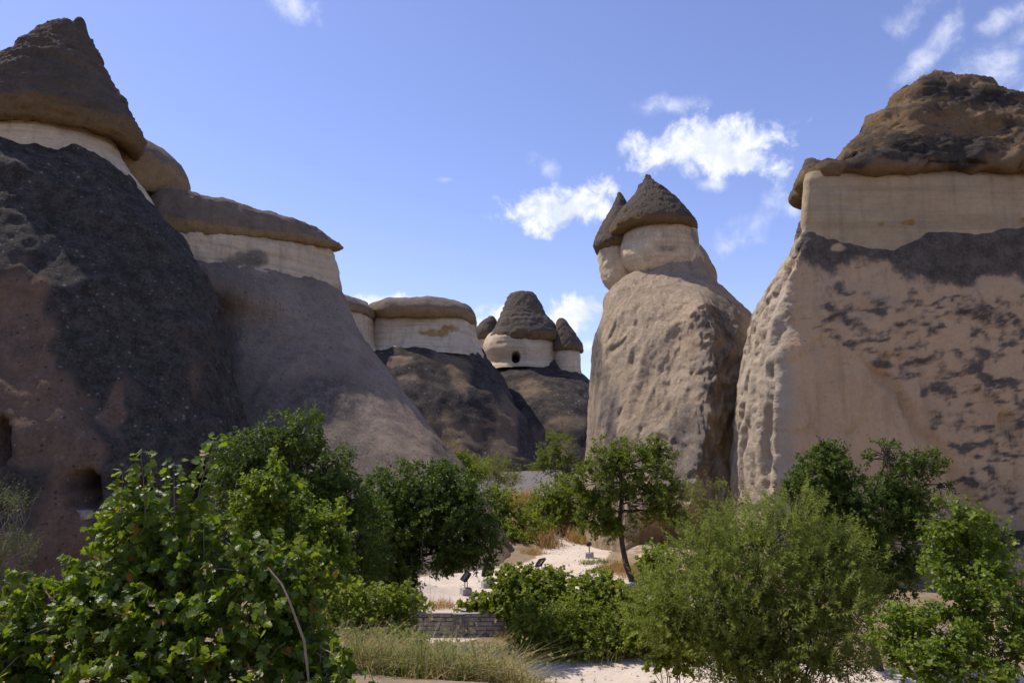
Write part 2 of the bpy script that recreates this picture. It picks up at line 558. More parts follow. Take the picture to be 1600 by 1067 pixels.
def PG(v, dref, pts):
    """a level ring through plan points (u, d); listed from the back left, over the front, to the back right"""
    z = P(800, v, dref)[2]
    w = []
    for (u, d) in pts:
        q = (z - CAM_H) / d
        b = (q * CT - ST) / (CT + q * ST)
        w.append(((u - 800) / FPX * d / (CT - b * ST), d))
    w = np.array(w)
    m = len(w)
    # closed centripetal-ish Catmull-Rom, sampled by arc length
    out = []
    for i in range(m):
        p0, p1, p2, p3 = w[i - 1], w[i], w[(i + 1) % m], w[(i + 2) % m]
        k = min(1.0, np.linalg.norm(p2 - p1) / max(np.linalg.norm(p1 - p0), 1e-6))
        k2 = min(1.0, np.linalg.norm(p2 - p1) / max(np.linalg.norm(p3 - p2), 1e-6))
        t1 = (p2 - p0) * 0.42 * k
        t2 = (p3 - p1) * 0.42 * k2
        for s in np.linspace(0, 1, 24, endpoint=False):
            h = (2 * s ** 3 - 3 * s ** 2 + 1, s ** 3 - 2 * s ** 2 + s, -2 * s ** 3 + 3 * s ** 2, s ** 3 - s ** 2)
            out.append(h[0] * p1 + h[1] * t1 + h[2] * p2 + h[3] * t2)
    out = np.array(out)
    nx = np.concatenate([out, out[:1]])
    L = np.concatenate([[0], np.cumsum(np.linalg.norm(np.diff(nx, axis=0), axis=1))])
    s = np.linspace(0, L[-1], KR, endpoint=False)
    xy = np.stack([np.interp(s, L, nx[:, 0]), np.interp(s, L, nx[:, 1])], 1)
    return np.concatenate([xy, np.full((KR, 1), z)], 1)


def loft(rings, nth, nz, front=0.7):
    A = np.array(rings)
    m = len(A)
    seg = np.linalg.norm(np.diff(A, axis=0), axis=2).mean(axis=1) + 1e-6
    t = np.concatenate([[0], np.cumsum(seg)])
    tan = np.zeros_like(A)
    for i in range(m):
        if i == 0: tan[i] = (A[1] - A[0]) / seg[0]
        elif i == m - 1: tan[i] = (A[-1] - A[-2]) / seg[-1]
        else:
            a, b = (A[i] - A[i - 1]) / seg[i - 1], (A[i + 1] - A[i]) / seg[i]
            tan[i] = (a * seg[i] + b * seg[i - 1]) / (seg[i] + seg[i - 1])
    T = np.linspace(0, t[-1], nz)
    k = np.clip(np.searchsorted(t, T, side='right') - 1, 0, m - 2)
    h = seg[k]
    s = ((T - t[k]) / h)[:, None, None]
    hh = h[:, None, None]
    G = ((2 * s ** 3 - 3 * s ** 2 + 1) * A[k] + (s ** 3 - 2 * s ** 2 + s) * hh * tan[k]
         + (-2 * s ** 3 + 3 * s ** 2) * A[k + 1] + (s ** 3 - s ** 2) * hh * tan[k + 1])
    # denser columns on the side that can be seen
    q = np.arange(nth) / nth
    ph = (q + front * np.sin(2 * math.pi * q) / (2 * math.pi)) * KR
    i0 = np.floor(ph).astype(int)
    f = (ph - i0)[None, :, None]
    i0 %= KR
    gm, g0, g1, g2 = G[:, (i0 - 1) % KR], G[:, i0], G[:, (i0 + 1) % KR], G[:, (i0 + 2) % KR]
    return 0.5 * (2 * g0 + (g1 - gm) * f + (2 * gm - 5 * g0 + 4 * g1 - g2) * f ** 2 + (3 * g0 - gm - 3 * g1 + g2) * f ** 3)


def gnormals(G):
    du = np.roll(G, -1, 1) - np.roll(G, 1, 1)
    dv = np.gradient(G, axis=0)
    n = np.cross(du, dv)
    return n / (np.linalg.norm(n, axis=2, keepdims=True) + 1e-9)


def gfaces(nz, nth):
    i = np.arange(nz - 1)[:, None] * nth
    j = np.arange(nth)[None, :]
    j2 = (j + 1) % nth
    return np.stack([i + j, i + j2, i + nth + j2, i + nth + j], -1).reshape(-1, 4)


def rock(name, rings, mat, parent, nth, nz, noises, masks=None, dents=None, seed=0.0, close=(True, True), front=0.7, post=None, warp=9.0):
    """noises: list of (kind, amplitude m, frequency (x,y,z) or scalar, octaves); each layer moves the surface along its normal"""
    if np.mean(rings[0][:, 2]) > np.mean(rings[-1][:, 2]):
        rings, close = rings[::-1], close[::-1]
    G = loft(rings, nth, nz, front)
    for q, layer in enumerate(noises):
        N = gnormals(G)
        flat = G.reshape(-1, 3)
        tot = 0
        for w, (kind, amp, fr, octs) in enumerate(layer):
            fr = np.ones(3) * fr if np.isscalar(fr) else np.array(fr)
            if kind == 'ledge':          # bedding planes
                zz = np.stack([flat[:, 0] * fr[0], flat[:, 1] * fr[1], flat[:, 2] * fr[2]], 1)
                n = perlin(zz + seed * 3.1) + 0.35 * perlin(zz * 2.3 + 9.0)
                n = np.sign(n) * np.abs(n) ** 0.6 * (0.5 + perlin(flat * 0.45 + seed))
            elif kind == 'flute':
                n = fbm(flat, fr, octs, 0.5, seed + w, 'r') - 0.3
            else:
                n = fbm(flat, fr, octs, 0.5, seed + w + q * 5, kind)
            tot = tot + amp * n
        G = G + N * tot.reshape(G.shape[:2])[..., None]
    if post is not None:
        G = post(G)
    flat = G.reshape(-1, 3)
    N = gnormals(G).reshape(-1, 3)
    u, v = UV(flat)
    for (du, dv, ru, rv, dep, shp) in (dents or []):
        facing = N[:, 1] < 0.25
        r = (np.abs((u - du) / ru) ** shp + np.abs((v - dv) / rv) ** shp) ** (1 / shp)
        k = (1 - sstep(0.62, 1.12, r)) * facing
        flat = flat + np.stack([0 * k, dep * k, 0 * k], 1)
    at = {'m_dark': 0 * u, 'm_ochre': 0 * u, 'm_pale': 0 * u}
    if masks is not None:
        uw = u + warp * (fbm(flat, 0.45, 3, 0.55, 71.0) * 2.2)
        vw = v + warp * (fbm(flat, 0.45, 3, 0.55, 83.0) * 2.2)
        for k2, a in masks(flat, N, uw, vw).items():
            at[k2] = a + 0 * u
    V = [flat]
    F = [gfaces(nz, nth)]
    cnt = len(flat)
    tri = []
    for end, on in ((0, close[0]), (1, close[1])):
        if not on: continue
        ring = np.arange(nth) + (nz - 1) * nth * end
        V.append(flat[ring].mean(axis=0)[None])
        for k2 in at: at[k2] = np.concatenate([at[k2], [at[k2][ring].mean()]])
        nx = np.roll(ring, -1)
        c = np.full(nth, cnt)
        tri.append(np.stack([ring, nx, c], 1) if end else np.stack([nx, ring, c], 1))
        cnt += 1
    if tri: F.append(np.concatenate(tri))
    return part(name, np.concatenate(V), F, mat, parent, at)


def blob(u, v, lst):
    """soft region made of ellipses (u, v, half width, half height) on the surface"""
    r = np.full(len(u), 0.0)
    for (a, b, c, d) in lst:
        r = np.maximum(r, 1 - np.sqrt(((u - a) / c) ** 2 + ((v - b) / d) ** 2))
    return np.clip(r * 1.6, 0, 1)


CONE = [[('f', 0.9, 0.11, 3)], [('flute', 0.30, (0.42, 0.42, 0.07), 3), ('f', 0.16, 0.7, 3)], [('f', 0.06, 2.4, 3)]]
CAPN = [[('f', 0.30, 0.35, 3)], [('ledge', 0.20, (0.35, 0.35, 2.6), 1), ('b', 0.14, 1.1, 3)], [('b', 0.10, 3.0, 3)]]
BANDN = [[('f', 0.30, 0.3, 3)], [('ledge', 0.07, (0.08, 0.08, 1.4), 1), ('flute', 0.10, (0.6, 0.6, 0.10), 3)], [('f', 0.05, 2.2, 3)]]


def capmask(z_under, soft=0.5, amt=1.0, dark=0.15):
    def f(p, N, u, v):
        och = np.clip(0.5 - N[:, 2] * 0.9, 0, 1) * amt
        low = 1 - sstep(z_under, z_under + soft, p[:, 2])
        return {'m_ochre': np.clip(np.minimum(och * 1.5, 1) * 0.75 + low * 0.4, 0, 1) * amt, 'm_dark': dark + sstep(0.3, 0.8, N[:, 2]) * 0.2}
    return f


# ============================ left: tall cone-capped chimney
A = thing('fairy_chimney', P(60, 1000, 31) * [1, 1, 0], 'huge dark cone-capped rock chimney filling the left edge, with cave openings at its foot', 'rock', 'fairy chimneys')


def mA(p, N, u, v):
    pink = blob(u, v, [(20, 540, 85, 160), (60, 640, 75, 130), (100, 860, 75, 130), (110, 690, 60, 90), (335, 790, 60, 60), (175, 640, 25, 60), (-60, 700, 90, 300), (20, 900, 80, 90)])
    streaks = sstep(0.05, 0.5, fbm(p, (0.55, 0.55, 0.08), 3, 0.55, 5.0)) * sstep(330, 520, v)
    return {'m_dark': np.clip(1.0 - 1.15 * pink - 0.5 * streaks, 0, 1), 'm_pale': 0 * u}


baseA = rock('base', [E(190, -60, 100, 36.5, 1.4), E(236, -105, 146, 36, 2.4), E(256, -125, 170, 36, 3.0), E(280, -190, 190, 35.6, 3.9), E(312, -280, 217, 35.2, 4.6), E(360, -360, 268, 34.9, 5.2), E(420, -410, 303, 34.5, 6.0),
              E(500, -450, 332, 33.8, 6.8), E(600, -500, 358, 33, 7.4), E(700, -540, 378, 32.2, 8.0), E(800, -570, 396, 31.6, 8.0),
              E(880, -590, 410, 31.2, 7.7), E(960, -600, 420, 31, 7.6), E(1040, -600, 425, 31, 7.6)],
     M['slope_dark'], A, 400, 210,
     [[('f', 0.6, 0.13, 3)], [('flute', 0.45, (0.30, 0.30, 0.06), 3), ('f', 0.30, 0.55, 4)], [('r', 0.11, (1.2, 1.2, 0.7), 4)]],
     mA, [(128, 765, 27, 30, 5.5, 2.2), (300, 770, 20, 44, 5.5, 2.6), (210, 800, 30, 60, 0.9, 2.0), (-5, 690, 20, 40, 1.6, 2.0)], 1.0, warp=22.0)
rock('pale_band', [E(165, -66, 146, 36, 2.3), E(185, -72, 160, 36, 2.5), E(212, -78, 170, 36, 2.7), E(240, -90, 184, 36, 2.85), E(275, -110, 208, 36, 3.0), E(310, -130, 232, 36, 3.1), E(345, -150, 252, 36, 3.2)],
     M['band'], A, 200, 44, BANDN, lambda p, N, u, v: {'m_dark': 0.3 * sstep(222, 250, v) * sstep(170, 100, u), 'm_ochre': 0.35 * sstep(200, 222, v)}, None, 2.0, (True, False))
zc = P(0, 226, 36)[2]
rock('cap', [E(208, -40, 140, 36, 2.0), E(224, -90, 186, 36, 2.8), E(230, -104, 208, 36, 3.2), E(214, -112, 218, 36, 3.5), E(190, -104, 209, 36, 3.4), E(150, -40, 184, 36, 2.9),
             E(95, 28, 154, 36, 2.0), E(62, 60, 139, 36, 1.3), E(45, 82, 130, 36, 0.8), E(40, 92, 124, 36, 0.4)],
     M['cap'], A, 260, 110, CAPN, lambda p, N, u, v: {'m_ochre': 0.95 * (1 - sstep(zc + .4, zc + 2.0, p[:, 2] + 0.8 * fbm(p, 0.5, 3))), 'm_dark': 0.15 + sstep(0.3, 0.8, N[:, 2]) * 0.2}, None, 3.0)
rock('cap_tip', [E(60, 108, 138, 36, 0.9), E(44, 116, 133, 36, 0.5), E(34, 120, 131, 36, 0.35), E(29, 121, 128, 36, 0.12)],
     M['cap'], A, 40, 24, [[('f', 0.10, 1.5, 2)]], lambda p, N, u, v: {'m_dark': 0.5}, None, 3.5)
# second lump of cap behind the first
rock('pale_band', [E(285, 150, 250, 41, 3.4), E(310, 150, 258, 41, 3.5), E(335, 150, 268, 41, 3.6), E(362, 150, 280, 41, 3.9), E(395, 150, 300, 41, 4.2)],
     M['band'], A, 160, 50, BANDN, lambda p, N, u, v: {'m_ochre': 0.35 * sstep(330, 300, v)}, None, 4.0, (True, False))
rock('cap', [E(312, 190, 250, 41, 2.6), E(318, 175, 272, 41, 3.4), E(298, 165, 281, 41, 3.9), E(272, 165, 282, 41, 3.9), E(250, 172, 272, 41, 3.3), E(232, 185, 250, 41, 2.3), E(219, 200, 226, 41, 0.9)],
     M['cap_tan'], A, 140, 56, [[('f', 0.22, 0.35, 3)], [('f', 0.09, 1.2, 3)], [('f', 0.04, 3, 3)]], capmask(P(230, 300, 41)[2], 2.4), None, 5.0)

# ============================ left: slab-capped ridge
B = thing('fairy_chimney', P(560, 900, 38) * [1, 1, 0], 'long grey rock ridge under an overhanging flat slab cap, sloping right to the path', 'rock', 'fairy chimneys')


def mB(p, N, u, v):
    d = 0.55 + 0.5 * fbm(p, (0.22, 0.22, 0.08), 3, 0.5, 3.0) - 0.55 * blob(u, v, [(470, 520, 130, 90), (620, 640, 80, 120)]) + 0.3 * blob(u, v, [(560, 700, 60, 60), (480, 640, 120, 60)])  # grazing light painted in as a lighter streak, darker at its lower left
    return {'m_dark': np.clip(d, 0, 1), 'm_ochre': 0.5 * blob(u, v, [(790, 870, 50, 60)])}


ang = math.atan2(7.0, 6.45)
BX, BY = -15.7, 43.3
ca, sa = math.cos(ang), math.sin(ang)


def SL(z, a, b, tilt=0.0, sh=0.0, far=2.6, n=2.2):
    return EW(BX + sh * ca, BY + sh * sa, z, a, b, ang, n, tilt, far)


rock('base', [SL(16.6, 4.4, .3), SL(15.7, 5.6, 1.2), SL(15.0, 6.2, 1.9), SL(14.2, 6.6, 2.6), E(520, 250, 562, 45.4, 5.0), E(600, 256, 620, 44.2, 6.2),
              E(700, 270, 693, 42.0, 7.4), E(785, 290, 755, 39.4, 7.7), E(850, 310, 790, 36.8, 7.0), E(893, 330, 808, 35.0, 6.2), E(960, 340, 822, 34.4, 6.0)],
     M['slope_grey'], B, 330, 190, [[('f', 0.40, 0.13, 2)], [('flute', 0.24, (0.34, 0.34, 0.08), 3), ('f', 0.08, 0.6, 3)], [('f', 0.05, (2.2, 2.2, 0.9), 3)]], mB, None, 7.0)
rock('pale_band', [SL(18.4, 4.8, .7), SL(17.7, 5.5, 1.15), SL(17.0, 5.75, 1.35), SL(16.3, 5.9, 1.5), SL(15.6, 6.05, 1.7), SL(15.0, 6.15, 1.75), SL(14.2, 6.1, 1.7)],
     M['band'], B, 240, 60, [[('f', 0.30, 0.4, 3)], [('ledge', 0.16, (0.1, 0.1, 1.5), 1), ('flute', 0.16, (0.8, 0.8, 0.12), 3)], [('r', 0.10, 1.8, 3)]],
     lambda p, N, u, v: {'m_dark': 0.45 * sstep(16.0, 15.0, p[:, 2]) + 0.9 * blob(u, v, [(385, 402, 36, 16)]) + 0.3 * fbm(p, 0.8, 3), 'm_ochre': 0.3 * sstep(16.6, 17.3, p[:, 2])}, None, 8.0, (True, False))
rock('cap', [SL(17.7, 4.5, .8, .11), SL(17.25, 5.5, 1.2, .12), SL(17.25, 6.0, 1.5, .12), SL(17.5, 6.35, 1.65, .10), SL(17.85, 6.3, 1.65, .06), SL(18.3, 5.95, 1.55, .02, -.1), SL(18.75, 5.4, 1.35, 0, -.4),
             SL(19.05, 4.5, 1.0, -.01, -.9), SL(19.25, 3.0, .6, -.01, -1.6), SL(19.3, .5, .2, 0, -2.0)],
     M['cap_tan'], B, 240, 80, [[('f', 0.22, 0.35, 3)], [('b', 0.14, 0.8, 3), ('flute', 0.07, (0.9, 0.9, 0.15), 2)], [('b', 0.06, 2.6, 3)]],
     lambda p, N, u, v: {'m_ochre': np.clip(sstep(18.0, 17.5, p[:, 2] - .09 * ((p[:, 0] - BX) * ca + (p[:, 1] - BY) * sa) + 0.35 * fbm(p, 0.6, 3)), 0, 1),
                         'm_pale': 0.45 * sstep(0.45, 0.8, fbm(p, (0.9, 0.9, 0.05), 2) + .4) * sstep(.75, .3, N[:, 2]), 'm_dark': 0.1 + 0.25 * sstep(.4, .9, N[:, 2])}, None, 9.0)

# ============================ middle distance: flat-topped mesa
C1 = thing('rock_mesa', P(650, 760, 80) * [1, 1, 0] + [0, 0, 2], 'distant flat-topped mesa with cream band above a dark slope, left of the triple-capped chimney', 'rock')


def mM(p, N, u, v):
    tan = blob(u, v, [(720, 590, 22, 60), (700, 560, 40, 18), (620, 563, 36, 8), (790, 660, 30, 70), (690, 680, 90, 40), (640, 590, 30, 12)])
    return {'m_dark': np.clip(0.95 - 0.8 * tan - 0.25 * sstep(620, 740, v), 0, 1), 'm_ochre': 0.3 * blob(u, v, [(720, 590, 22, 60), (790, 660, 30, 70)])}


rock('base', [E(520, 600, 715, 82, 3), E(546, 545, 746, 81.4, 5.6), E(562, 505, 757, 80.8, 8.0), E(600, 450, 783, 79, 11), E(650, 425, 812, 77, 13), E(700, 410, 834, 75, 14), E(745, 400, 850, 73, 14.5), E(800, 390, 858, 72, 14.5)],
     M['back'], C1, 210, 100, [[('f', 1.4, 0.08, 3)], [('flute', 0.5, (0.22, 0.22, 0.06), 3), ('f', 0.3, 0.4, 3)], [('f', 0.12, 1.3, 3)]], mM, None, 11.0)
rock('pale_band', [E(488, 586, 736, 81, 5.6, 2.6), E(505, 582, 742, 81, 6.2, 2.6), E(525, 580, 745, 81, 6.5, 2.6), E(545, 574, 750, 81, 7.0, 2.6), E(565, 566, 758, 81, 8.0, 2.6)],
     M['band'], C1, 160, 50, [[('f', 0.5, 0.2, 3)], [('ledge', 0.16, (0.05, 0.05, 0.9), 1), ('flute', 0.2, (0.3, 0.3, 0.06), 3)], [('f', 0.10, 1.2, 3)]],
     lambda p, N, u, v: {'m_ochre': 0.75 * blob(u, v, [(684, 517, 40, 12)]) + 0.3 * blob(u, v, [(590, 515, 14, 20)])}, None, 12.0, (True, False))
rock('cap', [E(502, 596, 730, 81, 5.2, 2.6), E(510, 584, 742, 81, 7.0, 2.6), E(500, 578, 745, 81, 7.4, 2.6), E(490, 579, 740, 81, 7.0, 2.6), E(480, 592, 726, 81, 5.6, 2.4), E(474, 622, 705, 81, 3.6), E(472, 655, 680, 81, 1)],
     M['cap_tan'], C1, 160, 50, [[('f', 0.5, 0.2, 3)], [('f', 0.2, 0.7, 3)], [('f', 0.07, 2, 3)]], capmask(P(660, 510, 81)[2], 2.0, 0.9), None, 13.0)
rock('pale_band', [E(475, 500, 574, 76, 4.4), E(495, 500, 580, 76, 4.7), E(525, 500, 586, 76, 5.0), E(560, 498, 600, 76, 6)],
     M['band'], C1, 140, 50, [[('f', 0.4, 0.25, 3)], [('ledge', 0.14, (0.05, 0.05, 0.9), 1)], [('f', 0.10, 1.2, 3)]], lambda p, N, u, v: {'m_ochre': 0.3 + 0 * u}, None, 14.0, (True, False))
rock('cap', [E(492, 500, 574, 76, 4.6), E(498, 490, 586, 76, 5.4), E(488, 488, 587, 76, 5.5), E(477, 490, 575, 76, 4.8), E(467, 500, 552, 76, 3.2), E(463, 512, 536, 76, 1)],
     M['cap_tan'], C1, 140, 44, [[('f', 0.35, 0.25, 3)], [('f', 0.15, 0.8, 3)]], capmask(P(540, 500, 76)[2], 2.2, 0.95), None, 15.0)

# ============================ middle distance: triple-capped chimney
T = thing('fairy_chimney', P(830, 760, 88) * [1, 1, 0] + [0, 0, 2], 'distant three-capped rock chimney with a small dark cave, centre of the valley', 'rock', 'fairy chimneys')


def mT(p, N, u, v):
    tan = blob(u, v, [(830, 610, 30, 22), (890, 665, 40, 22), (850, 690, 60, 30)])
    return {'m_dark': np.clip(0.9 - 0.75 * tan, 0, 1), 'm_ochre': 0.25 * tan}


rock('base', [E(556, 785, 880, 93, 2.8), E(580, 760, 905, 92, 4.9), E(592, 753, 916, 91.5, 6.6), E(608, 748, 928, 91, 8.6), E(650, 742, 958, 89, 11.5), E(700, 735, 988, 87, 13.5), E(750, 730, 1005, 85, 14.5), E(800, 728, 1015, 84, 14.5)],
     M['back'], T, 190, 90, [[('f', 1.2, 0.09, 3)], [('flute', 0.5, (0.22, 0.22, 0.06), 3), ('f', 0.3, 0.4, 3)], [('f', 0.12, 1.3, 3)]], mT, None, 21.0)
rock('pale_band', [E(520, 768, 870, 92, 4.4), E(535, 759, 874, 92, 5.0), E(550, 756, 875, 92, 5.1), E(565, 762, 874, 92, 4.9), E(580, 755, 880, 92, 5.4)],
     M['band'], T, 150, 56, [[('f', 0.35, 0.25, 3)], [('ledge', 0.16, (0.05, 0.05, 0.9), 1)], [('f', 0.10, 1.2, 3)]],
     lambda p, N, u, v: {'m_ochre': 0.25 + 0 * u, 'm_dark': 0.9 * (np.maximum(np.abs(u - 806) / 7, np.abs(v - 558) / 8) < 0)}, [(806, 558, 6.5, 8.5, 4.5, 2.4)], 22.0, (True, False))
rock('cap', [E(532, 772, 870, 92, 4.2), E(538, 763, 882, 92, 5.2), E(531, 761, 884, 92, 5.4), E(515, 771, 873, 92, 4.7), E(490, 782, 852, 92, 3.3), E(472, 789, 842, 92, 2.4), E(462, 795, 836, 92, 1.8), E(457, 806, 828, 92, .8)],
     M['cap'], T, 140, 70, [[('f', 0.35, 0.3, 3)], [('ledge', 0.14, (0.3, 0.3, 2.2), 1), ('b', 0.16, 1.1, 3)]], capmask(P(820, 533, 92)[2], 1.0), None, 23.0)
rock('pale_band', [E(528, 744, 775, 95, 1.7), E(540, 741, 778, 95, 1.9), E(552, 743, 778, 95, 1.9), E(570, 756, 782, 95, 1.8)], M['band'], T, 60, 30, [[('f', 0.25, 0.4, 3)]], None, None, 24.0)
rock('cap', [E(534, 746, 775, 95, 1.6), E(530, 738, 782, 95, 2.2), E(522, 738, 782, 95, 2.2), E(508, 748, 779, 95, 1.5), E(497, 761, 773, 95, .8), E(494, 764, 770, 95, .3)],
     M['cap'], T, 70, 40, [[('f', 0.2, 0.4, 3)], [('b', 0.14, 1.1, 3)]], capmask(P(765, 530, 95)[2], .6), None, 25.0)
rock('pale_band', [E(540, 866, 904, 90, 2.3), E(555, 864, 906, 90, 2.6), E(572, 863, 907, 90, 2.6), E(590, 860, 910, 90, 2.8)], M['band'], T, 80, 34, [[('f', 0.25, 0.4, 3)], [('ledge', 0.14, (0.05, 0.05, 0.9), 1)]], None, None, 26.0)
rock('cap', [E(546, 866, 902, 90, 2.2), E(551, 862, 909, 90, 2.8), E(544, 861, 911, 90, 2.9), E(528, 864, 903, 90, 2.3), E(511, 867, 892, 90, 1.5), E(500, 871, 884, 90, .8), E(497, 874, 880, 90, .3)],
     M['cap'], T, 90, 50, [[('f', 0.25, 0.4, 3)], [('b', 0.16, 1.1, 3)]], capmask(P(880, 548, 90)[2], .7), None, 27.0)

# ============================ centre right: twin-capped chimney
Cn = thing('fairy_chimney', P(1050, 880, 41) * [1, 1, 0], 'tall tan twin-capped rock chimney standing behind the path-side tree', 'rock', 'fairy chimneys')


def mC(p, N, u, v):
    grey = blob(u, v, [(1125, 500, 60, 60), (1130, 600, 75, 130), (1090, 690, 80, 110), (1050, 740, 60, 60), (945, 690, 40, 150), (930, 560, 22, 90)])
    och = blob(u, v, [(1150, 700, 40, 160), (1060, 850, 120, 60)])
    return {'m_dark': np.clip(-0.04 + 0.75 * grey + 0.45 * fbm(p, (0.6, 0.6, 0.25), 4), 0, 1) * (1 - och), 'm_ochre': 0.75 * och, 'm_pale': 0.35 * blob(u, v, [(985, 520, 40, 90)])}


def spur(G):
    # a rocky rib that runs down the face and a smoother hollow right of it
    fl = G.reshape(-1, 3)
    u, v = UV(fl)
    c = np.interp(v, [430, 500, 560, 640, 720, 820], [1070, 1085, 1098, 1092, 1072, 1050])
    k = np.exp(-((u - c) / 26.0) ** 2) * sstep(430, 500, v) * (1 - sstep(760, 840, v)) * (fl[:, 1] < 46)
    rough = np.exp(-((u - c - 15) / 55.0) ** 2) * sstep(450, 520, v) * (1 - sstep(770, 850, v)) * (fl[:, 1] < 46)
    r = fbm(fl, (1.0, 1.0, 0.7), 4, 0.55, 4.0, 'r')
    fl = fl + np.stack([0 * k, -1.3 * k - 0.85 * rough * r, 0 * k], 1)
    fr = (fl[:, 1] < 44.5) * sstep(452, 480, v)
    rid = fbm(fl, (0.55, 0.55, 0.10), 4, 0.6, 12.0, 'r')
    pit = 0.15 * (0.3 - rid) + 0.18 * sstep(0.62, 0.8, fbm(fl, (0.8, 0.8, 0.22), 2, 0.4, 22.0, 'r')) * sstep(0.0, 0.3, fbm(fl, 0.4, 2, .5, 27.0)) + 0.05 * fbm(fl, 2.6, 3, .6, 29.0)
    fl = fl + np.stack([0.4 * pit * fr, pit * fr, 0 * k], 1)
    under = sstep(790, 830, v) * (fl[:, 1] < 40) * np.exp(-((u - 1070) / 90) ** 2)
    fl = fl + np.stack([0 * under, 1.3 * under, 0 * under], 1)
    return fl.reshape(G.shape)


rock('base', [E(380, 1012, 1084, 45, 1.4), E(405, 1006, 1100, 45, 1.7), E(428, 992, 1112, 45, 2.1), E(446, 960, 1117, 44.7, 2.7), E(460, 947, 1132, 44.3, 3.2), E(495, 944, 1164, 43.6, 4.1), E(560, 932, 1192, 43, 5), E(640, 920, 1203, 42.2, 5.7),
              E(720, 915, 1212, 41.5, 6.2), E(800, 913, 1216, 41, 6.5), E(860, 915, 1212, 40.7, 6.3), E(900, 918, 1210, 40.5, 6.2), E(950, 920, 1206, 40.5, 6.2)],
     M['chimney'], Cn, 340, 240, [[('f', 0.35, 0.2, 3)], [('flute', 0.30, (0.45, 0.45, 0.06), 4), ('f', 0.05, (0.8, 0.8, 0.5), 3)], [('r', 0.07, (2.6, 2.6, 0.9), 4)]], mC, None, 31.0, post=spur)
rock('pale_band', [E(350, 988, 1082, 45, 2.0), E(368, 976, 1088, 45, 2.3), E(390, 971, 1092, 45, 2.4), E(410, 972, 1099, 45, 2.4), E(428, 984, 1103, 45, 2.2), E(440, 1000, 1100, 45, 1.6)],
     M['band'], Cn, 160, 60, [[('f', 0.22, 0.5, 3)], [('ledge', 0.07, (0.1, 0.1, 1.6), 1), ('flute', 0.09, (0.9, 0.9, 0.2), 3)], [('f', 0.06, 2.4, 3)]],
     lambda p, N, u, v: {'m_dark': 0.6 * blob(u, v, [(1045, 385, 26, 14), (1082, 372, 14, 30)]), 'm_pale': 0.3 + 0 * u}, None, 32.0)
rock('cap', [E(356, 1000, 1066, 45, 1.6), E(367, 968, 1078, 45, 2.5), E(366, 956, 1086, 45, 2.9), E(357, 953, 1088, 45, 3.0), E(345, 960, 1081, 45, 2.7), E(325, 975, 1066, 45, 2.05), E(300, 992, 1040, 45, 1.1), E(285, 1002, 1024, 45, .55), E(274, 1009, 1016, 45, .15)],
     M['cap'], Cn, 190, 90, [[('f', 0.16, 0.5, 3)], [('ledge', 0.06, (0.35, 0.35, 3.6), 1), ('b', 0.07, 1.8, 3)], [('b', 0.05, 4.5, 2)]], capmask(P(1020, 364, 45)[2], .5, 1.0, 0.25), None, 33.0)
rock('pale_band', [E(385, 936, 985, 46.8, 1.4), E(400, 934, 990, 46.8, 1.6), E(425, 938, 992, 46.8, 1.6), E(440, 943, 994, 46.8, 1.5), E(453, 952, 990, 46.8, 1.2)],
     M['band'], Cn, 130, 56, [[('f', 0.16, 0.6, 3)], [('ledge', 0.06, (0.1, 0.1, 1.6), 1)], [('f', 0.06, 2.4, 3)]], lambda p, N, u, v: {'m_ochre': 0.2 + 0 * u}, None, 34.0)
rock('cap', [E(390, 945, 985, 46.8, 1.2), E(394, 933, 994, 46.8, 1.8), E(386, 927, 998, 46.8, 2.1), E(372, 931, 994, 46.8, 1.9), E(345, 945, 986, 46.8, 1.3), E(322, 956, 980, 46.8, .75), E(308, 962, 974, 46.8, .4), E(301, 965, 969, 46.8, .12)],
     M['cap'], Cn, 110, 64, [[('f', 0.14, 0.6, 3)], [('ledge', 0.06, (0.35, 0.35, 3.6), 1), ('b', 0.07, 1.8, 3)], [('b', 0.05, 4.5, 2)]], capmask(P(960, 394, 46.8)[2], .25, .7, 0.3), None, 35.0)

# ============================ right: big capped cliff
D = thing('rock_mesa', P(1350, 930, 30) * [1, 1, 0], 'broad tan capped cliff filling the right edge, with dark lichen patches', 'rock')
dv = [1010, 900, 780, 680, 600, 520, 470, 430, 400, 365, 330]
uL = [1144, 1145, 1147, 1151, 1158, 1170, 1181, 1199, 1221, 1249, 1262]
uF = [1213, 1213, 1214, 1213, 1213, 1218, 1226, 1235, 1245, 1257, 1270]
df = [29.2, 29.2, 29.25, 29.3, 29.4, 29.55, 29.7, 29.85, 30.0, 30.3, 31.0]
rings = []
for a, b, c, f in zip(dv, uL, uF, df):
    k = (b + c) / 2
    rings.append(PG(a, f + 1, [(1450, f + 15), (1230, f + 13), (b + 4, f + 8.0), (b, f + 5.0), (b + (c - b) * .30, f + 2.6), (c - 8, f + .7), (c + 10, f + .05), (c + 100, f), (1460, f - .1), (1640, f - .1), (1900, f), (2100, f + 2), (2100, f + 13), (1800, f + 15)]))


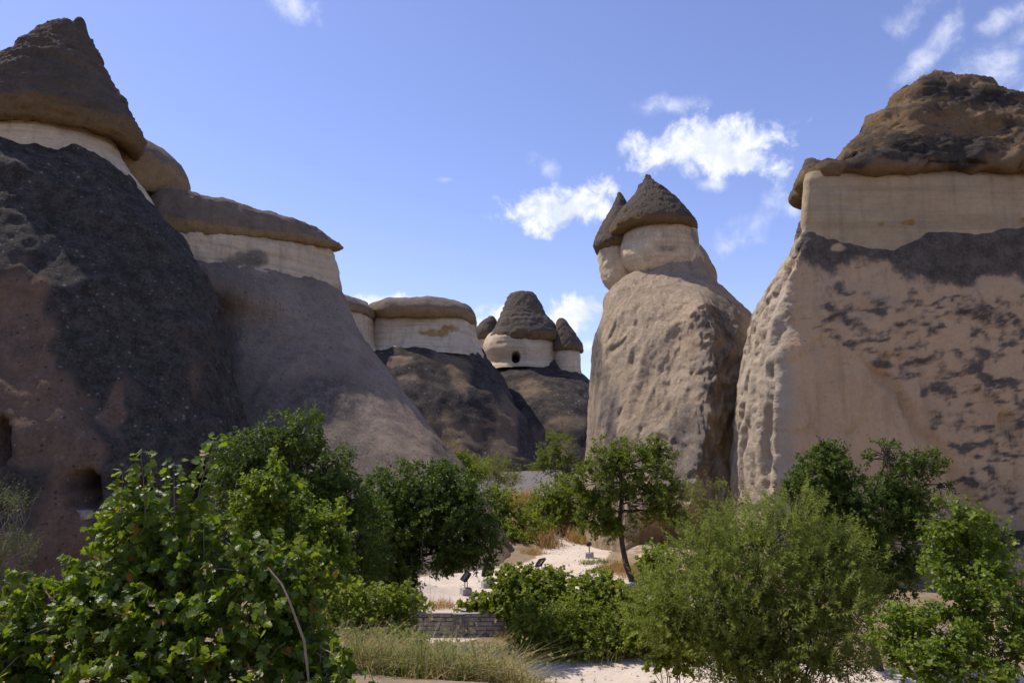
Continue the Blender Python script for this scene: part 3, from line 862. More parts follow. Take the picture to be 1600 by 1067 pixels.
def mD(p, N, u, v):
    edge = np.interp(u, [1180, 1250, 1300, 1340, 1400, 1450, 1520, 1560, 1600, 1700], [365, 420, 432, 415, 432, 445, 440, 425, 432, 440])
    edge = edge + 16 * fbm(np.stack([u, v, 0 * u], 1), (0.02, 0.02, 0), 3)
    top = 1 - sstep(-26, 26, v - edge)
    hole = blob(u, v, [(1365, 385, 34, 12), (1310, 395, 16, 10)])
    sp = fbm(np.stack([u * 1.0, v * 2.0, 0 * u], 1), (0.034, 0.034, 0.0), 4, 0.62, 2.0)
    dens = blob(u, v, [(1420, 490, 230, 70), (1330, 490, 100, 90), (1420, 560, 130, 50), (1470, 620, 60, 80), (1560, 540, 130, 130), (1560, 660, 110, 120), (1540, 760, 70, 60), (1600, 790, 60, 70), (1500, 690, 40, 40)])
    front = sstep(1222, 1262, u)
    patch = np.clip(sp * 1.5 - 0.25 + dens * 0.65, 0, 1) * front * (dens > 0)
    left = (0.12 + 0.9 * fbm(p, (0.8, 0.8, 0.4), 4)) * (1 - front)
    return {'m_dark': np.clip(np.maximum(top * 1.05 - hole, np.maximum(patch, left)), 0, 1), 'm_ochre': 0.25 * blob(u, v, [(1290, 590, 70, 90), (1400, 760, 200, 160)]) * front,
            'm_pale': np.clip(0.75 * (1 - front), 0, 1)}  # grey-white left face; its sunlit look is also put in the colour


def roughL(G):
    fl = G.reshape(-1, 3)
    u, v = UV(fl)
    c = np.interp(v, [365, 470, 600, 780], [1262, 1240, 1218, 1216])
    k = (1 - sstep(-8, 34, u - c)) * (fl[:, 1] < 40)
    n = fbm(fl, (0.7, 0.7, 0.16), 4, 0.5, 6.0, 'r') - 0.2
    n2 = fbm(fl, (2.2, 2.2, 0.8), 3, 0.55, 9.0, 'r')
    # thin shelves and spalled sheets on the face
    sheet = sstep(-0.03, 0.03, fbm(fl, (0.16, 0.16, 0.11), 3, 0.5, 15.0)) * 0.14 + sstep(0.10, 0.13, fbm(fl, (0.28, 0.28, 0.16), 3, 0.5, 19.0)) * 0.14
    sheet = sheet * (1 - k) * (fl[:, 1] < 36)
    q = 0.28 * n + 0.10 * n2 + 0.10 * fbm(fl, (3.2, 3.2, 2.0), 3, 0.6, 37.0, 'r') - 0.2 * sstep(0.6, 0.8, fbm(fl, (0.9, 0.9, 0.2), 2, 0.4, 33.0, 'r'))
    crack = 0.16 * 1.9 * sstep(0.86, 0.95, fbm(fl, (0.22, 0.22, 0.10), 2, 0.35, 41.0, 'r')) + 0.06 * fbm(fl, (0.7, 0.7, 0.08), 3, 0.55, 44.0, 'r')
    sheet = sheet * sstep(405, 470, v) - crack * sstep(395, 430, v) * (1 - k) * (fl[:, 1] < 36)
    fl = fl + np.stack([-q * k, -q * k - sheet, 0 * k], 1)
    return fl.reshape(G.shape)


rock('base', rings, M['cliff'], D, 500, 200, [[('f', 0.35, 0.16, 3)], [('flute', 0.07, (0.5, 0.5, 0.06), 3), ('f', 0.08, 0.8, 3)], [('f', 0.03, 2.6, 3)]], mD, None, 41.0, post=roughL, warp=12.0, front=0.5)
rings = []
for v_, a, f in ((400, 1236, 30.3), (385, 1243, 30.25), (365, 1249, 30.2), (330, 1250, 30.2), (300, 1252, 30.2), (282, 1254, 30.2), (268, 1258, 30.4)):
    rings.append(PG(v_, f, [(1450, f + 14), (1300, f + 12), (a + 22, f + 7), (a + 8, f + 3), (a, f + .35), (a + 4, f + .06), (a + 30, f), (1400, f - .1), (1600, f - .1), (1900, f), (2080, f + 2), (2080, f + 13), (1800, f + 14)]))
rock('pale_band', rings, M['band_cliff'], D, 300, 54, [[('f', 0.12, 0.3, 3)], [('ledge', 0.05, (0.05, 0.05, 1.5), 1), ('flute', 0.04, (0.7, 0.7, 0.1), 3)], [('f', 0.03, 2.4, 3)]],
     lambda p, N, u, v: {'m_ochre': 0.85 * blob(u, v, [(1373, 346, 12, 7), (1410, 344, 14, 6), (1432, 345, 7, 6), (1598, 343, 10, 6)]) + 0.3 * blob(u, v, [(1420, 318, 160, 6), (1300, 352, 80, 4), (1500, 330, 90, 4)])}, None, 42.0, (False, True), front=0.5)
rings = []
for v_, a, b, f in ((286, 1300, 2050, 31.5), (280, 1262, 2080, 30.1), (276, 1252, 2100, 29.7), (268, 1262, 2100, 29.8), (262, 1302, 2060, 30.0), (240, 1326, 1860, 30.7), (210, 1348, 1740, 31.3),
                    (190, 1366, 1670, 31.8), (174, 1398, 1620, 32.2), (160, 1414, 1586, 32.7), (152, 1428, 1566, 33.2), (149, 1450, 1545, 33.8)):
    w = (b - a)
    rings.append(PG(v_, f + 1.5, [(a + w * .5, f + 11), (a + w * .2, f + 9.5), (a + w * .03, f + 6), (a, f + 2.6), (a + w * .04, f + .8), (a + w * .13, f + .1), (a + w * .35, f), (a + w * .6, f), (a + w * .85, f + .3), (b, f + 4), (b, f + 8), (a + w * .75, f + 11)]))


def mCap(p, N, u, v):
    n = fbm(p, (0.30, 0.30, 0.42), 4, 0.55, 8.0)
    dk = blob(u, v, [(1370, 215, 60, 40), (1400, 225, 70, 30), (1450, 225, 90, 30), (1520, 225, 110, 25), (1460, 145, 60, 14), (1530, 150, 60, 20), (1340, 255, 30, 20), (1500, 245, 80, 20), (1580, 200, 40, 30)])
    return {'m_dark': np.clip(0.20 + 1.5 * n + 0.6 * dk + 0.35 * sstep(0.2, 0.8, N[:, 2]), 0, 1), 'm_ochre': np.clip(0.5 * (1 - sstep(262, 276, 300 - (300 - v))) * 0 + 0.6 * sstep(250, 270, v), 0, 1),
            'm_pale': 0.7 * blob(u, v, [(1525, 180, 36, 14)])}


rock('cap', rings, M['cap_rough'], D, 340, 120, [[('f', 0.55, 0.3, 3)], [('r', 0.34, (0.6, 0.6, 0.8), 4), ('ledge', 0.30, (0.25, 0.25, 1.1), 1)], [('r', 0.13, 2.2, 4)], [('f', 0.05, 4.5, 2)]], mCap, None, 43.0, front=0.5)
rock('cap', [E(312, 1252, 1278, 33.6, .5), E(317, 1243, 1290, 33.6, .9), E(308, 1236, 1298, 33.6, 1.2), E(295, 1240, 1300, 33.6, 1.25), E(275, 1248, 1298, 33.6, 1.1), E(258, 1256, 1284, 33.6, .6), E(250, 1260, 1268, 33.6, .2)],
     M['cap'], D, 90, 50, [[('f', 0.12, 0.8, 3)], [('ledge', 0.05, (0.4, 0.4, 3.6), 1), ('b', 0.06, 2.4, 3)]], capmask(P(1265, 312, 33.6)[2], .5), None, 44.0)

# dark mound of scree against the cliff, right edge
bo = thing('boulder', P(1640, 930, 26.5) * [1, 1, 0], 'dark grey pebbly boulder at the foot of the right cliff', 'boulder')
rock('stone', [E(1000, 1530, 1790, 26.6, 2.2), E(930, 1528, 1780, 26.6, 2.1), E(890, 1545, 1770, 26.7, 1.8), E(860, 1566, 1750, 26.8, 1.4), E(838, 1590, 1720, 26.9, .9), E(826, 1620, 1690, 27, .3)],
     M['slope_dark'], bo, 90, 50, [[('f', 0.3, 0.5, 3)], [('f', 0.12, 1.5, 3)]], lambda p, N, u, v: {'m_dark': 1 - 0.9 * sstep(892, 905, v)}, None, 45.0)

# small rocks at the cave mouths, left
def face_at(o, u, v, rad=6):
    n = len(o.data.vertices)
    a = np.zeros(n * 3, dtype=np.float32)
    o.data.vertices.foreach_get('co', a)
    a = a.reshape(-1, 3) + np.array(o.parent.location)
    uu, vv = UV(a)
    k = np.hypot(uu - u, vv - v) < rad
    return a[k][np.argmin(a[k][:, 1])]


SILL = face_at(baseA, 127, 802, 9)
p = face_at(baseA, 335, 860, 12)
th = thing('boulder', [p[0], p[1] - .4, 0], 'rounded dark boulder below the second cave mouth, behind the vine', 'boulder')
rock('stone', [EW(p[0], p[1] - .4, -0.5, 1.7, 1.1), EW(p[0], p[1] - .4, .5, 1.6, 1.0), EW(p[0], p[1] - .2, p[2] - .1, 1.3, .7), EW(p[0], p[1], p[2] + .35, .8, .4), EW(p[0], p[1], p[2] + .5, .3, .2)], M['slope_dark'], th, 70, 40,
     [[('f', 0.25, 0.6, 3)], [('f', 0.08, 2, 3)]], lambda p_, N, u_, v_: {'m_dark': 0.9 + 0 * u_}, None, 47.0)
# ---------------------------------------------------------------- ground
def seg_dist(x, y, pts):
    d = np.full(x.shape, 1e9)
    for (a, b, w0), (c, e, w1) in zip(pts[:-1], pts[1:]):
        vx, vy = c - a, e - b
        t = np.clip(((x - a) * vx + (y - b) * vy) / (vx * vx + vy * vy), 0, 1)
        d = np.minimum(d, np.hypot(x - a - t * vx, y - b - t * vy) - (w0 + (w1 - w0) * t))
    return d


WALL_Y = 23.6
PATHS = [[(-2.1, 23.9, 1.3), (-1.9, 26.0, 1.5), (-2.4, 28.5, 1.9), (-0.5, 30.2, 1.8), (1.6, 31.5, 1.8), (2.6, 34.5, 1.6), (3.4, 38.5, 1.7), (3.8, 42.0, 1.2)],
         [(1.6, 31.0, 1.8), (3.8, 28.2, 1.5), (6.0, 25.6, 1.2)],
         [(-9, 21.0, .9), (-2.5, 21.3, 1.0), (1.5, 20.0, 1.2), (5.5, 19.4, 1.3), (14, 18.2, 1.4)]]


def ground_z(x, y):
    x = np.asarray(x, float); y = np.asarray(y, float)
    q = np.stack([x.ravel(), y.ravel(), 0 * x.ravel()], 1)
    bank_end = np.interp(x, [-12, -6, -2, -0.3, 1.2, 3, 7, 14], [21.5, 21.5, 21.0, 19.5, 16.6, 15.6, 15.6, 16.5])
    z = 4.0 * (1 - sstep(3.5, bank_end, y)) - 0.6
    z = z + 0.6 * sstep(WALL_Y - 0.04, WALL_Y + 0.04, y + 0.0 * x) * sstep(4.5, 0.8, x) + 0.6 * sstep(21.5, 27.5, y) * sstep(0.8, 4.5, x)
    z = z + 3.0 * sstep(41, 64, y) * (1 - 0.35 * sstep(4, 9, x))
    # bank between the path and the far sand, and the shelf below the twin chimney
    z = z + 1.5 * np.exp(-(((x - 1.0) / 3.0) ** 2 + ((y - 45.5) / 4.0) ** 2)) + 0.25 * np.exp(-(((x + 0.2) / 2.2) ** 2 + ((y - 40.0) / 3.4) ** 2))
    z = z + 0.5 * sstep(4.1, 5.6, x + 0.32 * (34 - y)) * np.exp(-(((y - 35.0) / 4.2) ** 2)) * (x < 30)
    z = z + 0.5 * np.exp(-(((x + 3.6) / 1.2) ** 2 + ((y - 26.4) / 1.0) ** 2))
    z = z + (0.10 * fbm(q, 0.35, 3) + 0.03 * fbm(q, 1.6, 3)).reshape(x.shape)
    z = z + 60.0 * sstep(150, 1500, np.hypot(x, y)) * 0.5
    return z


def axis(lo, hi, step, far_lo, far_hi):
    a = list(np.arange(lo, hi, step))
    s, p, right = step, hi, []
    while p < far_hi:
        right.append(p); s *= 1.22; p += s
    s, p, left = step, lo, []
    while p > far_lo:
        s *= 1.22; p -= s
        left.append(p)
    return np.array(left[::-1] + a + right + [far_hi])


gx = axis(-12, 14, 0.25, -2500, 2500)
gy = np.unique(np.concatenate([axis(6, 48, 0.22, -600, 4000), [WALL_Y - 0.05, WALL_Y - .02, WALL_Y + .02, WALL_Y + .05]]))
X, Y = np.meshgrid(gx, gy)
Z = ground_z(X, Y)
pd = np.full(X.shape, 1e9)
for pts in PATHS:
    pd = np.minimum(pd, seg_dist(X, Y, pts))
m_path = 1 - sstep(-0.5, 0.5, pd)
shelf = np.exp(-(((Y - 35.5) / 3.6) ** 2)) * sstep(4.2, 5.4, X + 0.32 * (34 - Y))
m_path = np.maximum(m_path, 0.42 * np.clip(shelf * 1.6, 0, 1))
m_grey = sstep(50, 58, Y)
ny, nx = X.shape
ii = np.arange(ny - 1)[:, None] * nx
jj = np.arange(nx - 1)[None, :]
gf = np.stack([ii + jj, ii + jj + 1, ii + nx + jj + 1, ii + nx + jj], -1).reshape(-1, 4)
g = part('ground', np.stack([X.ravel(), Y.ravel(), Z.ravel()], 1), gf, M['ground'], None, {'m_path': m_path.ravel(), 'm_grey': m_grey.ravel()})
tag(g, 'pale dusty earth with a trodden footpath winding into the valley', 'ground', kind='structure')
del X, Y, Z


def gz(x, y):
    return float(ground_z(np.array([x]), np.array([y]))[0])
# ---------------------------------------------------------------- plants
def nrm(a):
    return a / (np.linalg.norm(a, axis=-1, keepdims=True) + 1e-9)


LEAF = {}
LEAF['oval'] = (np.array([(0, 0, 0), (.30, .42, .07), (0, 1, -.04), (-.30, .42, .07)]), np.array([(0, 1, 2), (0, 2, 3)]))
LEAF['round'] = (np.array([(0, 0, 0), (.40, .28, .06), (.36, .68, .05), (0, 1, -.06), (-.36, .68, .05), (-.40, .28, .06)]), np.array([(0, 1, 2), (0, 2, 3), (0, 3, 4), (0, 4, 5)]))
LEAF['heart'] = (np.array([(0, 0.06, 0), (.26, -.08, .05), (.50, .16, .10), (.44, .52, .08), (.20, .82, .0), (0, 1.02, -.10), (-.20, .82, 0), (-.44, .52, .08), (-.50, .16, .10), (-.26, -.08, .05)]),
                 np.array([(0, 1, 2), (0, 2, 3), (0, 3, 4), (0, 4, 5), (0, 5, 6), (0, 6, 7), (0, 7, 8), (0, 8, 9)]))
_o = [(0, 0), (.34, -.14), (.46, .10), (.64, .26), (.38, .44), (.38, .70), (.14, .74), (0, 1.0), (-.14, .74), (-.38, .70), (-.38, .44), (-.64, .26), (-.46, .10), (-.34, -.14)]
LEAF['grape'] = (np.array([(0, .30, -.05)] + [(a, b, .10 * (abs(a) ** 1.2) - .16 * max(b - .5, 0)) for a, b in _o]), np.array([(0, i + 1, (i + 1) % len(_o) + 1) for i in range(len(_o))]))
LEAF['needle'] = (np.array([(0, 0, 0), (.15, .45, .03), (0, 1, 0), (-.15, .45, .03)]), np.array([(0, 1, 2), (0, 2, 3)]))


def leaves_mesh(pos, tip, nor, size, shape, rng):
    """one blade per position; tip = direction of the blade, nor = its upper side"""
    T, F = LEAF[shape]
    y = nrm(tip)
    z = nrm(nor - (nor * y).sum(1, keepdims=True) * y)
    x = np.cross(y, z)
    s = size[:, None]
    V = pos[:, None, :] + s[:, None] * (T[None, :, 0:1] * x[:, None] + T[None, :, 1:2] * y[:, None] + T[None, :, 2:3] * z[:, None])
    n, k = len(pos), len(T)
    Fc = (F[None] + (np.arange(n) * k)[:, None, None]).reshape(-1, 3)
    return V.reshape(-1, 3), Fc, np.repeat(rng.rand(n), k)


def tube(pts, rad, sides=6):
    pts = np.asarray(pts, float)
    rad = np.asarray(rad, float)
    tan = nrm(np.gradient(pts, axis=0))
    ref = np.array([0.3, 0.9, 0.2])
    a = nrm(np.cross(tan, ref))
    b = np.cross(tan, a)
    th = 2 * math.pi * np.arange(sides) / sides
    V = pts[:, None] + rad[:, None, None] * (np.cos(th)[None, :, None] * a[:, None] + np.sin(th)[None, :, None] * b[:, None])
    F = gfaces(len(pts), sides)
    return V.reshape(-1, 3), F


class Acc:
    def __init__(self):
        self.v, self.f, self.n = [], [], 0

    def add(self, V, F):
        self.v.append(V); self.f.append(F + self.n); self.n += len(V)

    def get(self):
        return np.concatenate(self.v), np.concatenate(self.f)


def curve(p0, p1, rng, n=7, wob=0.1, sag=0.0):
    t = np.linspace(0, 1, n)[:, None]
    L = np.linalg.norm(p1 - p0)
    m = p0 + (p1 - p0) * t
    w = np.cumsum(rng.normal(size=(n, 3)), axis=0)
    w = w - w[0] - t * (w[-1] - w[0])
    m = m + w * wob * L / math.sqrt(n)
    m[:, 2] += sag * L * (t[:, 0] * (1 - t[:, 0])) * 4
    return m


def lobe_twigs(lobes, n, rng, gap=-0.12, gapf=1.1, shell=0.5, uneven=0.35, up=0.5):
    """positions and directions of leafy twigs through the volume of a crown made of lobes (centre, radii)"""
    area = np.array([(l[1][0] * l[1][1] + l[1][0] * l[1][2] + l[1][1] * l[1][2]) for l in lobes])
    area = area / area.sum()
    ps, ds, ks = [], [], []
    seed = rng.rand() * 100
    for i, (c, r) in enumerate(lobes):
        m = max(4, int(n * area[i] * 1.6))
        dr = nrm(rng.normal(size=(m, 3)))
        rad = shell + (1 - shell) * rng.rand(m) ** 0.6
        rad = np.where(rng.rand(m) < 0.22, rng.rand(m) * shell, rad)
        rad = rad * (1 + uneven * 1.6 * perlin(dr * 1.9 + seed + i * 7.7))
        p = c + dr * np.array(r) * rad[:, None]
        keep = perlin(p * gapf + seed) > gap
        p, dr = p[keep][:int(n * area[i]) + 1], dr[keep][:int(n * area[i]) + 1]
        ps.append(p)
        ds.append(nrm(dr + np.array([0, 0, up]) + rng.normal(size=dr.shape) * 0.45))
        ks.append(np.full(len(p), i))
    return np.concatenate(ps), np.concatenate(ds), np.concatenate(ks)


def twig_leaves(p, d, rng, per, length, size, droop=0.3, sizevar=0.35, spread=1.0, upn=1.0):
    n = len(p)
    t = (np.arange(per)[None] + rng.rand(n, per)) / per
    L = length * (0.6 + 0.8 * rng.rand(n, 1))
    pos = p[:, None] + d[:, None] * (t * L)[..., None]
    pos[..., 2] -= droop * L * t ** 2 * 0.5
    side = nrm(rng.normal(size=(n, per, 3)))
    side = nrm(side - (side * d[:, None]).sum(-1, keepdims=True) * d[:, None])
    tip = nrm(side * spread + d[:, None] * 0.6 + np.array([0, 0, -droop]))
    nor = nrm(np.array([0, 0, upn]) + rng.normal(size=(n, per, 3)) * 0.75)
    sz = size * (1 - sizevar + 2 * sizevar * rng.rand(n, per)) * (1.05 - 0.45 * t)
    return pos.reshape(-1, 3), tip.reshape(-1, 3), nor.reshape(-1, 3), sz.ravel()


def plant(name, label, cat, base, lobes, n_twigs, per, length, size, shape, mat, seed, group=None, trunk=None, stems=1, r0=0.06, bark='bark',
          gap=-0.12, gapf=1.1, shell=0.5, uneven=0.35, up=0.5, droop=0.3, twig_n=40, crown='crown', singles=0, wob=0.12, spread=1.0, extra=None, stem_name='trunk', upn=1.0):
    """lobes: (u, v, d, half width px, half height px, half depth m)"""
    rng = np.random.RandomState(seed)
    bz = gz(base[0], base[1])
    t = thing(name, (base[0], base[1], bz), label, cat, group)
    L = [(P(u, v, d), (ru * d / FPX, rd, rv * d / FPX)) for (u, v, d, ru, rv, rd) in lobes]
    p, d, k = lobe_twigs(L, n_twigs, rng, gap, gapf, shell, uneven, up)
    low = p[:, 2] < ground_z(p[:, 0], p[:, 1]) + 0.03
    p, d, k = p[~low], d[~low], k[~low]
    # stems and limbs
    bpt = np.array([base[0], base[1], bz - 0.08])
    acc, acc2 = Acc(), Acc()
    if trunk is not None:
        tp = np.array([bpt] + [P(*q) for q in trunk])
        tt = np.linspace(0, len(tp) - 1, len(tp) * 5)
        path = np.stack([np.interp(tt, np.arange(len(tp)), tp[:, c]) for c in range(3)], 1)
        ker = np.array([1, 2, 3, 2, 1]) / 9.0
        pad = np.concatenate([path[:1]] * 2 + [path] + [path[-1:]] * 2)
        path = np.stack([np.convolve(pad[:, c], ker, 'valid') for c in range(3)], 1)
        path[0] = bpt
        rr = np.linspace(r0, r0 * 0.45, len(path))
        rr[0] *= 1.35; rr[1] *= 1.12
        acc.add(*tube(path, rr, 9))
        forks = path[len(path) // 2:]
        fr = r0 * 0.42
    else:
        forks, fr = None, r0 * 0.7
    order = np.argsort([-np.prod(l[1]) for l in L])
    for q, i in enumerate(order):
        c, r = L[i]
        if forks is not None:
            src = forks[np.argmin(np.linalg.norm(forks - c, axis=1) + np.maximum(forks[:, 2] - c[2], 0) * 2)]
            pts = curve(src, c, rng, 8, wob, 0.06)
            acc2.add(*tube(pts, np.linspace(fr, fr * 0.35, 8), 6))
        else:
            for s in range(stems):
                off = np.array([rng.normal() * 0.12, rng.normal() * 0.12, 0]) * (1 if stems > 1 else 0)
                end = c + np.array(r) * rng.normal(size=3) * 0.3
                pts = curve(bpt + off, end, rng, 9, wob, 0.05)
                acc2.add(*tube(pts, np.linspace(fr, fr * 0.3, 9), 6))
        idx = np.where(k == i)[0]
        for j in rng.permutation(idx)[:twig_n]:
            st = c + (p[j] - c) * 0.15 + rng.normal(size=3) * 0.05
            pts = curve(st, p[j] + d[j] * length * 0.6, rng, 5, 0.10)
            acc2.add(*tube(pts, np.linspace(fr * 0.28 + .002, 0.0025 + fr * 0.03, 5), 4))
    if acc.n:
        V, F = acc.get()
        part(stem_name, V, F, M[bark], t)
    if acc2.n:
        V, F = acc2.get()
        part('branches', V, F, M[bark], t, kind='stuff')
    pos, tip, nor, sz = twig_leaves(p, d, rng, per, length, size, droop, 0.35, spread, upn)
    if extra is not None:
        e = extra(rng)
        pos, tip, nor, sz = [np.concatenate([a, b]) for a, b in zip((pos, tip, nor, sz), e)]
    ok = pos[:, 2] > ground_z(pos[:, 0], pos[:, 1]) + 0.02
    pos, tip, nor, sz = pos[ok], tip[ok], nor[ok], sz[ok]
    if singles:
        # the leaves that show largest are parts of their own
        u, v = UV(pos)
        inside = (u > -10) & (u < 1610) & (v > 0) & (v < 1080)
        score = sz / pos[:, 1] * inside - 0.02 * np.clip(pos[:, 1] - pos[:, 1].min() - 1.2, 0, 9)
        pick = np.argsort(-score)[:singles]
        T, F = LEAF[shape]
        metas = []
        for a in range(5):
            r = (a + 0.5) / 5 * 0.95
            TT = T.copy()
            TT[:, 2] *= 0.4 + 0.5 * a
            TT[:, 0] *= 0.9 + 0.05 * a
            metas.append(mesh_np('leaf', TT, F, M[mat], {'rnd': np.full(len(T), r)}))
        y = nrm(tip[pick]); z = nrm(nor[pick] - (nor[pick] * y).sum(1, keepdims=True) * y); x = np.cross(y, z)
        org = np.array(t.location)
        for a, j in enumerate(pick):
            o = bpy.data.objects.new('leaf', metas[rng.randint(5)])
            COL.objects.link(o)
            o.parent = t
            m = np.eye(4)
            m[:3, 0], m[:3, 1], m[:3, 2] = x[a] * sz[j], y[a] * sz[j], z[a] * sz[j]
            m[:3, 3] = pos[j] - org
            o.matrix_local = Matrix(m.tolist())
        rest = np.ones(len(pos), bool)
        rest[pick] = False
        pos, tip, nor, sz = pos[rest], tip[rest], nor[rest], sz[rest]
    V, F, rnd = leaves_mesh(pos, tip, nor, sz, shape, rng)
    part(crown, V, F, M[mat], t, {'rnd': rnd}, smooth=False, kind='stuff')
    return t


def gxy(u, d):
    return ((u - 800) / FPX * d * 1.0, d)


SH = 'shrubs along the path'
# ---- far bushes and saplings
plant('shrub', 'pale wispy shrub at the foot of the distant dark slope, left of the grey sand', 'shrub', gxy(775, 52), [(770, 738, 52, 32, 22, 1.2), (790, 748, 51.5, 24, 14, 1.0), (748, 732, 52, 20, 16, 1.0)], 600, 12, .5, .17, 'needle', 'leaf_pale', 101, SH, stems=3, r0=.02, up=1.0, droop=.1)
plant('shrub', 'dark green shrub behind the foot of the grey ridge', 'shrub', gxy(728, 49), [(735, 735, 49, 30, 22, 1.3), (715, 728, 49, 24, 20, 1.2)], 600, 12, .35, .17, 'oval', 'leaf_mid', 102, SH, r0=.03)
plant('shrub', 'small yellow-green shrub peeking over the grey ridge', 'shrub', gxy(702, 49), [(700, 706, 49, 14, 17, .7)], 200, 12, .4, .15, 'oval', 'leaf_pale', 103, SH, r0=.02, up=1.0)
plant('tree', 'small airy sapling in front of the grey sand patch', 'tree', gxy(868, 45), [(870, 705, 45, 28, 26, 1.0), (845, 722, 45, 20, 14, .7), (888, 728, 45, 22, 18, .8), (862, 734, 45, 22, 12, .7)], 420, 13, .42, .15, 'oval', 'leaf_tree', 104, trunk=[(868, 752, 45), (868, 735, 45)], r0=.05, gap=-.02, gapf=1.4)
plant('bush', 'round green bush on the bank, right of the ridge foot', 'bush', gxy(805, 41), [(785, 800, 41, 34, 36, 1.2), (822, 830, 39.5, 36, 32, 1.3), (800, 850, 39, 26, 26, 1.0), (768, 790, 41.5, 22, 26, .9)], 1300, 13, .34, .15, 'oval', 'leaf_mid', 105, 'bushes on the bank', r0=.04, uneven=.3)
plant('bush', 'darker green bush on the bank, beside the path-side tree', 'bush', gxy(868, 42.5), [(868, 782, 42.5, 38, 30, 1.2), (845, 812, 41.5, 26, 26, 1.0), (888, 768, 42.5, 26, 24, 1.0), (880, 805, 42, 24, 24, .9), (838, 796, 42.2, 16, 18, .8)], 1300, 13, .36, .145, 'oval', 'leaf_mid', 106, 'bushes on the bank', r0=.04)

# ---- tree with the bare trunk beside the path
plant('tree', 'small spreading tree with a bare leaning trunk beside the sandy path', 'tree', gxy(983, 28.9),
      [(965, 715, 28.9, 44, 30, .95), (1005, 735, 29.2, 46, 34, 1.0), (935, 755, 28.7, 34, 34, .9), (1040, 775, 28.8, 38, 30, .9), (985, 785, 28.7, 52, 34, 1.0), (945, 800, 28.9, 36, 28, .8),
       (915, 770, 28.9, 20, 22, .6), (1028, 705, 29.2, 24, 22, .7), (960, 830, 28.7, 34, 14, .6), (1052, 802, 28.7, 26, 14, .6), (918, 818, 28.7, 18, 14, .5)],
      2700, 13, .28, .118, 'oval', 'leaf_tree', 107, trunk=[(979, 885, 28.9), (972, 850, 28.9), (968, 815, 28.9), (972, 770, 28.9), (968, 730, 28.9)], r0=.125, gap=-.05, gapf=1.5, bark='bark_dark', twig_n=26)

# ---- left, middle ground
plant('tree', 'dark dense tree in front of the left cliff, taller of the two', 'tree', gxy(455, 17.5),
      [(455, 690, 17.5, 52, 48, .9), (395, 725, 17.5, 58, 46, .9), (500, 740, 17.4, 50, 52, .9), (440, 790, 17.4, 90, 60, 1.1), (530, 790, 17.3, 44, 50, .8), (470, 860, 17.5, 90, 70, 1.1), (365, 765, 17.5, 28, 40, .6), (560, 850, 17.6, 50, 70, .9)],
      3800, 14, .22, .092, 'oval', 'leaf_dark', 108, trunk=[(458, 920, 17.5), (455, 820, 17.5), (455, 740, 17.5)], r0=.10, bark='bark_dark', gap=-.25, shell=.6, uneven=.28)
plant('tree', 'dark rounded tree overhanging the path, right of the taller dark tree', 'tree', gxy(640, 22),
      [(650, 770, 22, 80, 46, 1.3), (705, 780, 22, 48, 48, 1.1), (690, 820, 21.8, 90, 60, 1.4), (620, 830, 21.8, 66, 76, 1.3), (745, 840, 22, 36, 40, .8), (600, 790, 22, 46, 46, .9), (692, 862, 21.8, 60, 27, 1.0), (590, 890, 22, 60, 50, 1.0), (648, 876, 21.8, 54, 32, 1.0), (590, 935, 21.6, 50, 26, .8), (625, 920, 21.6, 26, 24, .6), (540, 900, 21.8, 40, 50, .8), (690, 738, 22, 18, 18, .5)],
      4900, 14, .24, .11, 'oval', 'leaf_dark', 109, trunk=[(638, 930, 22), (645, 870, 22), (655, 800, 22)], r0=.14, bark='bark_dark', gap=-.3, shell=.62, uneven=.25)
plant('shrub', 'bright green leafy shrub in front of the taller dark tree', 'shrub', gxy(440, 13.2),
      [(425, 760, 13.2, 34, 38, .5), (400, 810, 13.2, 36, 40, .5), (450, 800, 13.3, 30, 44, .5), (510, 840, 13.0, 34, 50, .5), (420, 870, 13.2, 50, 50, .6), (490, 880, 13.0, 50, 50, .6)],
      1300, 12, .2, .085, 'round', 'leaf_vine2', 110, SH, stems=2, r0=.025, up=1.1, uneven=.45, gap=-.15, gapf=2.2)
plant('ivy', 'low trailing ivy below the dark trees, beside the dry grass', 'ivy', gxy(560, 15.0),
      [(560, 950, 15.2, 90, 34, 1.0), (605, 972, 15.0, 50, 32, .8), (500, 945, 14.4, 60, 30, .8), (630, 1005, 14.6, 28, 26, .5), (590, 1010, 14.2, 60, 30, .8)],
      1300, 12, .22, .088, 'round', 'leaf_mid', 111, stems=2, r0=.015, up=.6, uneven=.4)
plant('shrub', 'wispy grey-green shrub at the far left edge', 'shrub', gxy(5, 9.5),
      [(10, 880, 9.5, 26, 90, .35), (25, 830, 9.4, 18, 40, .25), (0, 950, 9.5, 50, 50, .4), (-20, 830, 9.6, 30, 60, .3)],
      900, 18, .26, .045, 'needle', 'leaf_shade', 112, stems=3, r0=.010, up=1.2, gap=.0, gapf=2.5, droop=.1, bark='twig')
plant('weed', 'low leafy green weeds growing through the dry grass on the near bank', 'weed', gxy(620, 12.4),
      [(580, 1005, 12.6, 40, 16, .5), (690, 1010, 12.8, 36, 14, .5), (640, 1040, 11.6, 50, 16, .5), (740, 1045, 12.0, 30, 14, .4), (545, 1035, 11.2, 30, 18, .4), (760, 1015, 13.0, 24, 10, .3)], 260, 9, .16, .05, 'oval', 'leaf_mid', 123, stems=2, r0=.008, up=1.0, gap=.0, gapf=3, wob=.2)
# tall dry weed between the trees
plant('weed', 'tall thin green weed standing before the dark round tree', 'weed', gxy(655, 14.2), [(655, 905, 14.2, 12, 56, .12), (642, 880, 14.2, 12, 22, .1), (668, 880, 14.2, 12, 24, .1)], 40, 7, .12, .03, 'needle', 'grass_green', 113, stems=2, r0=.008, up=1.4, wob=.05, bark='twig')

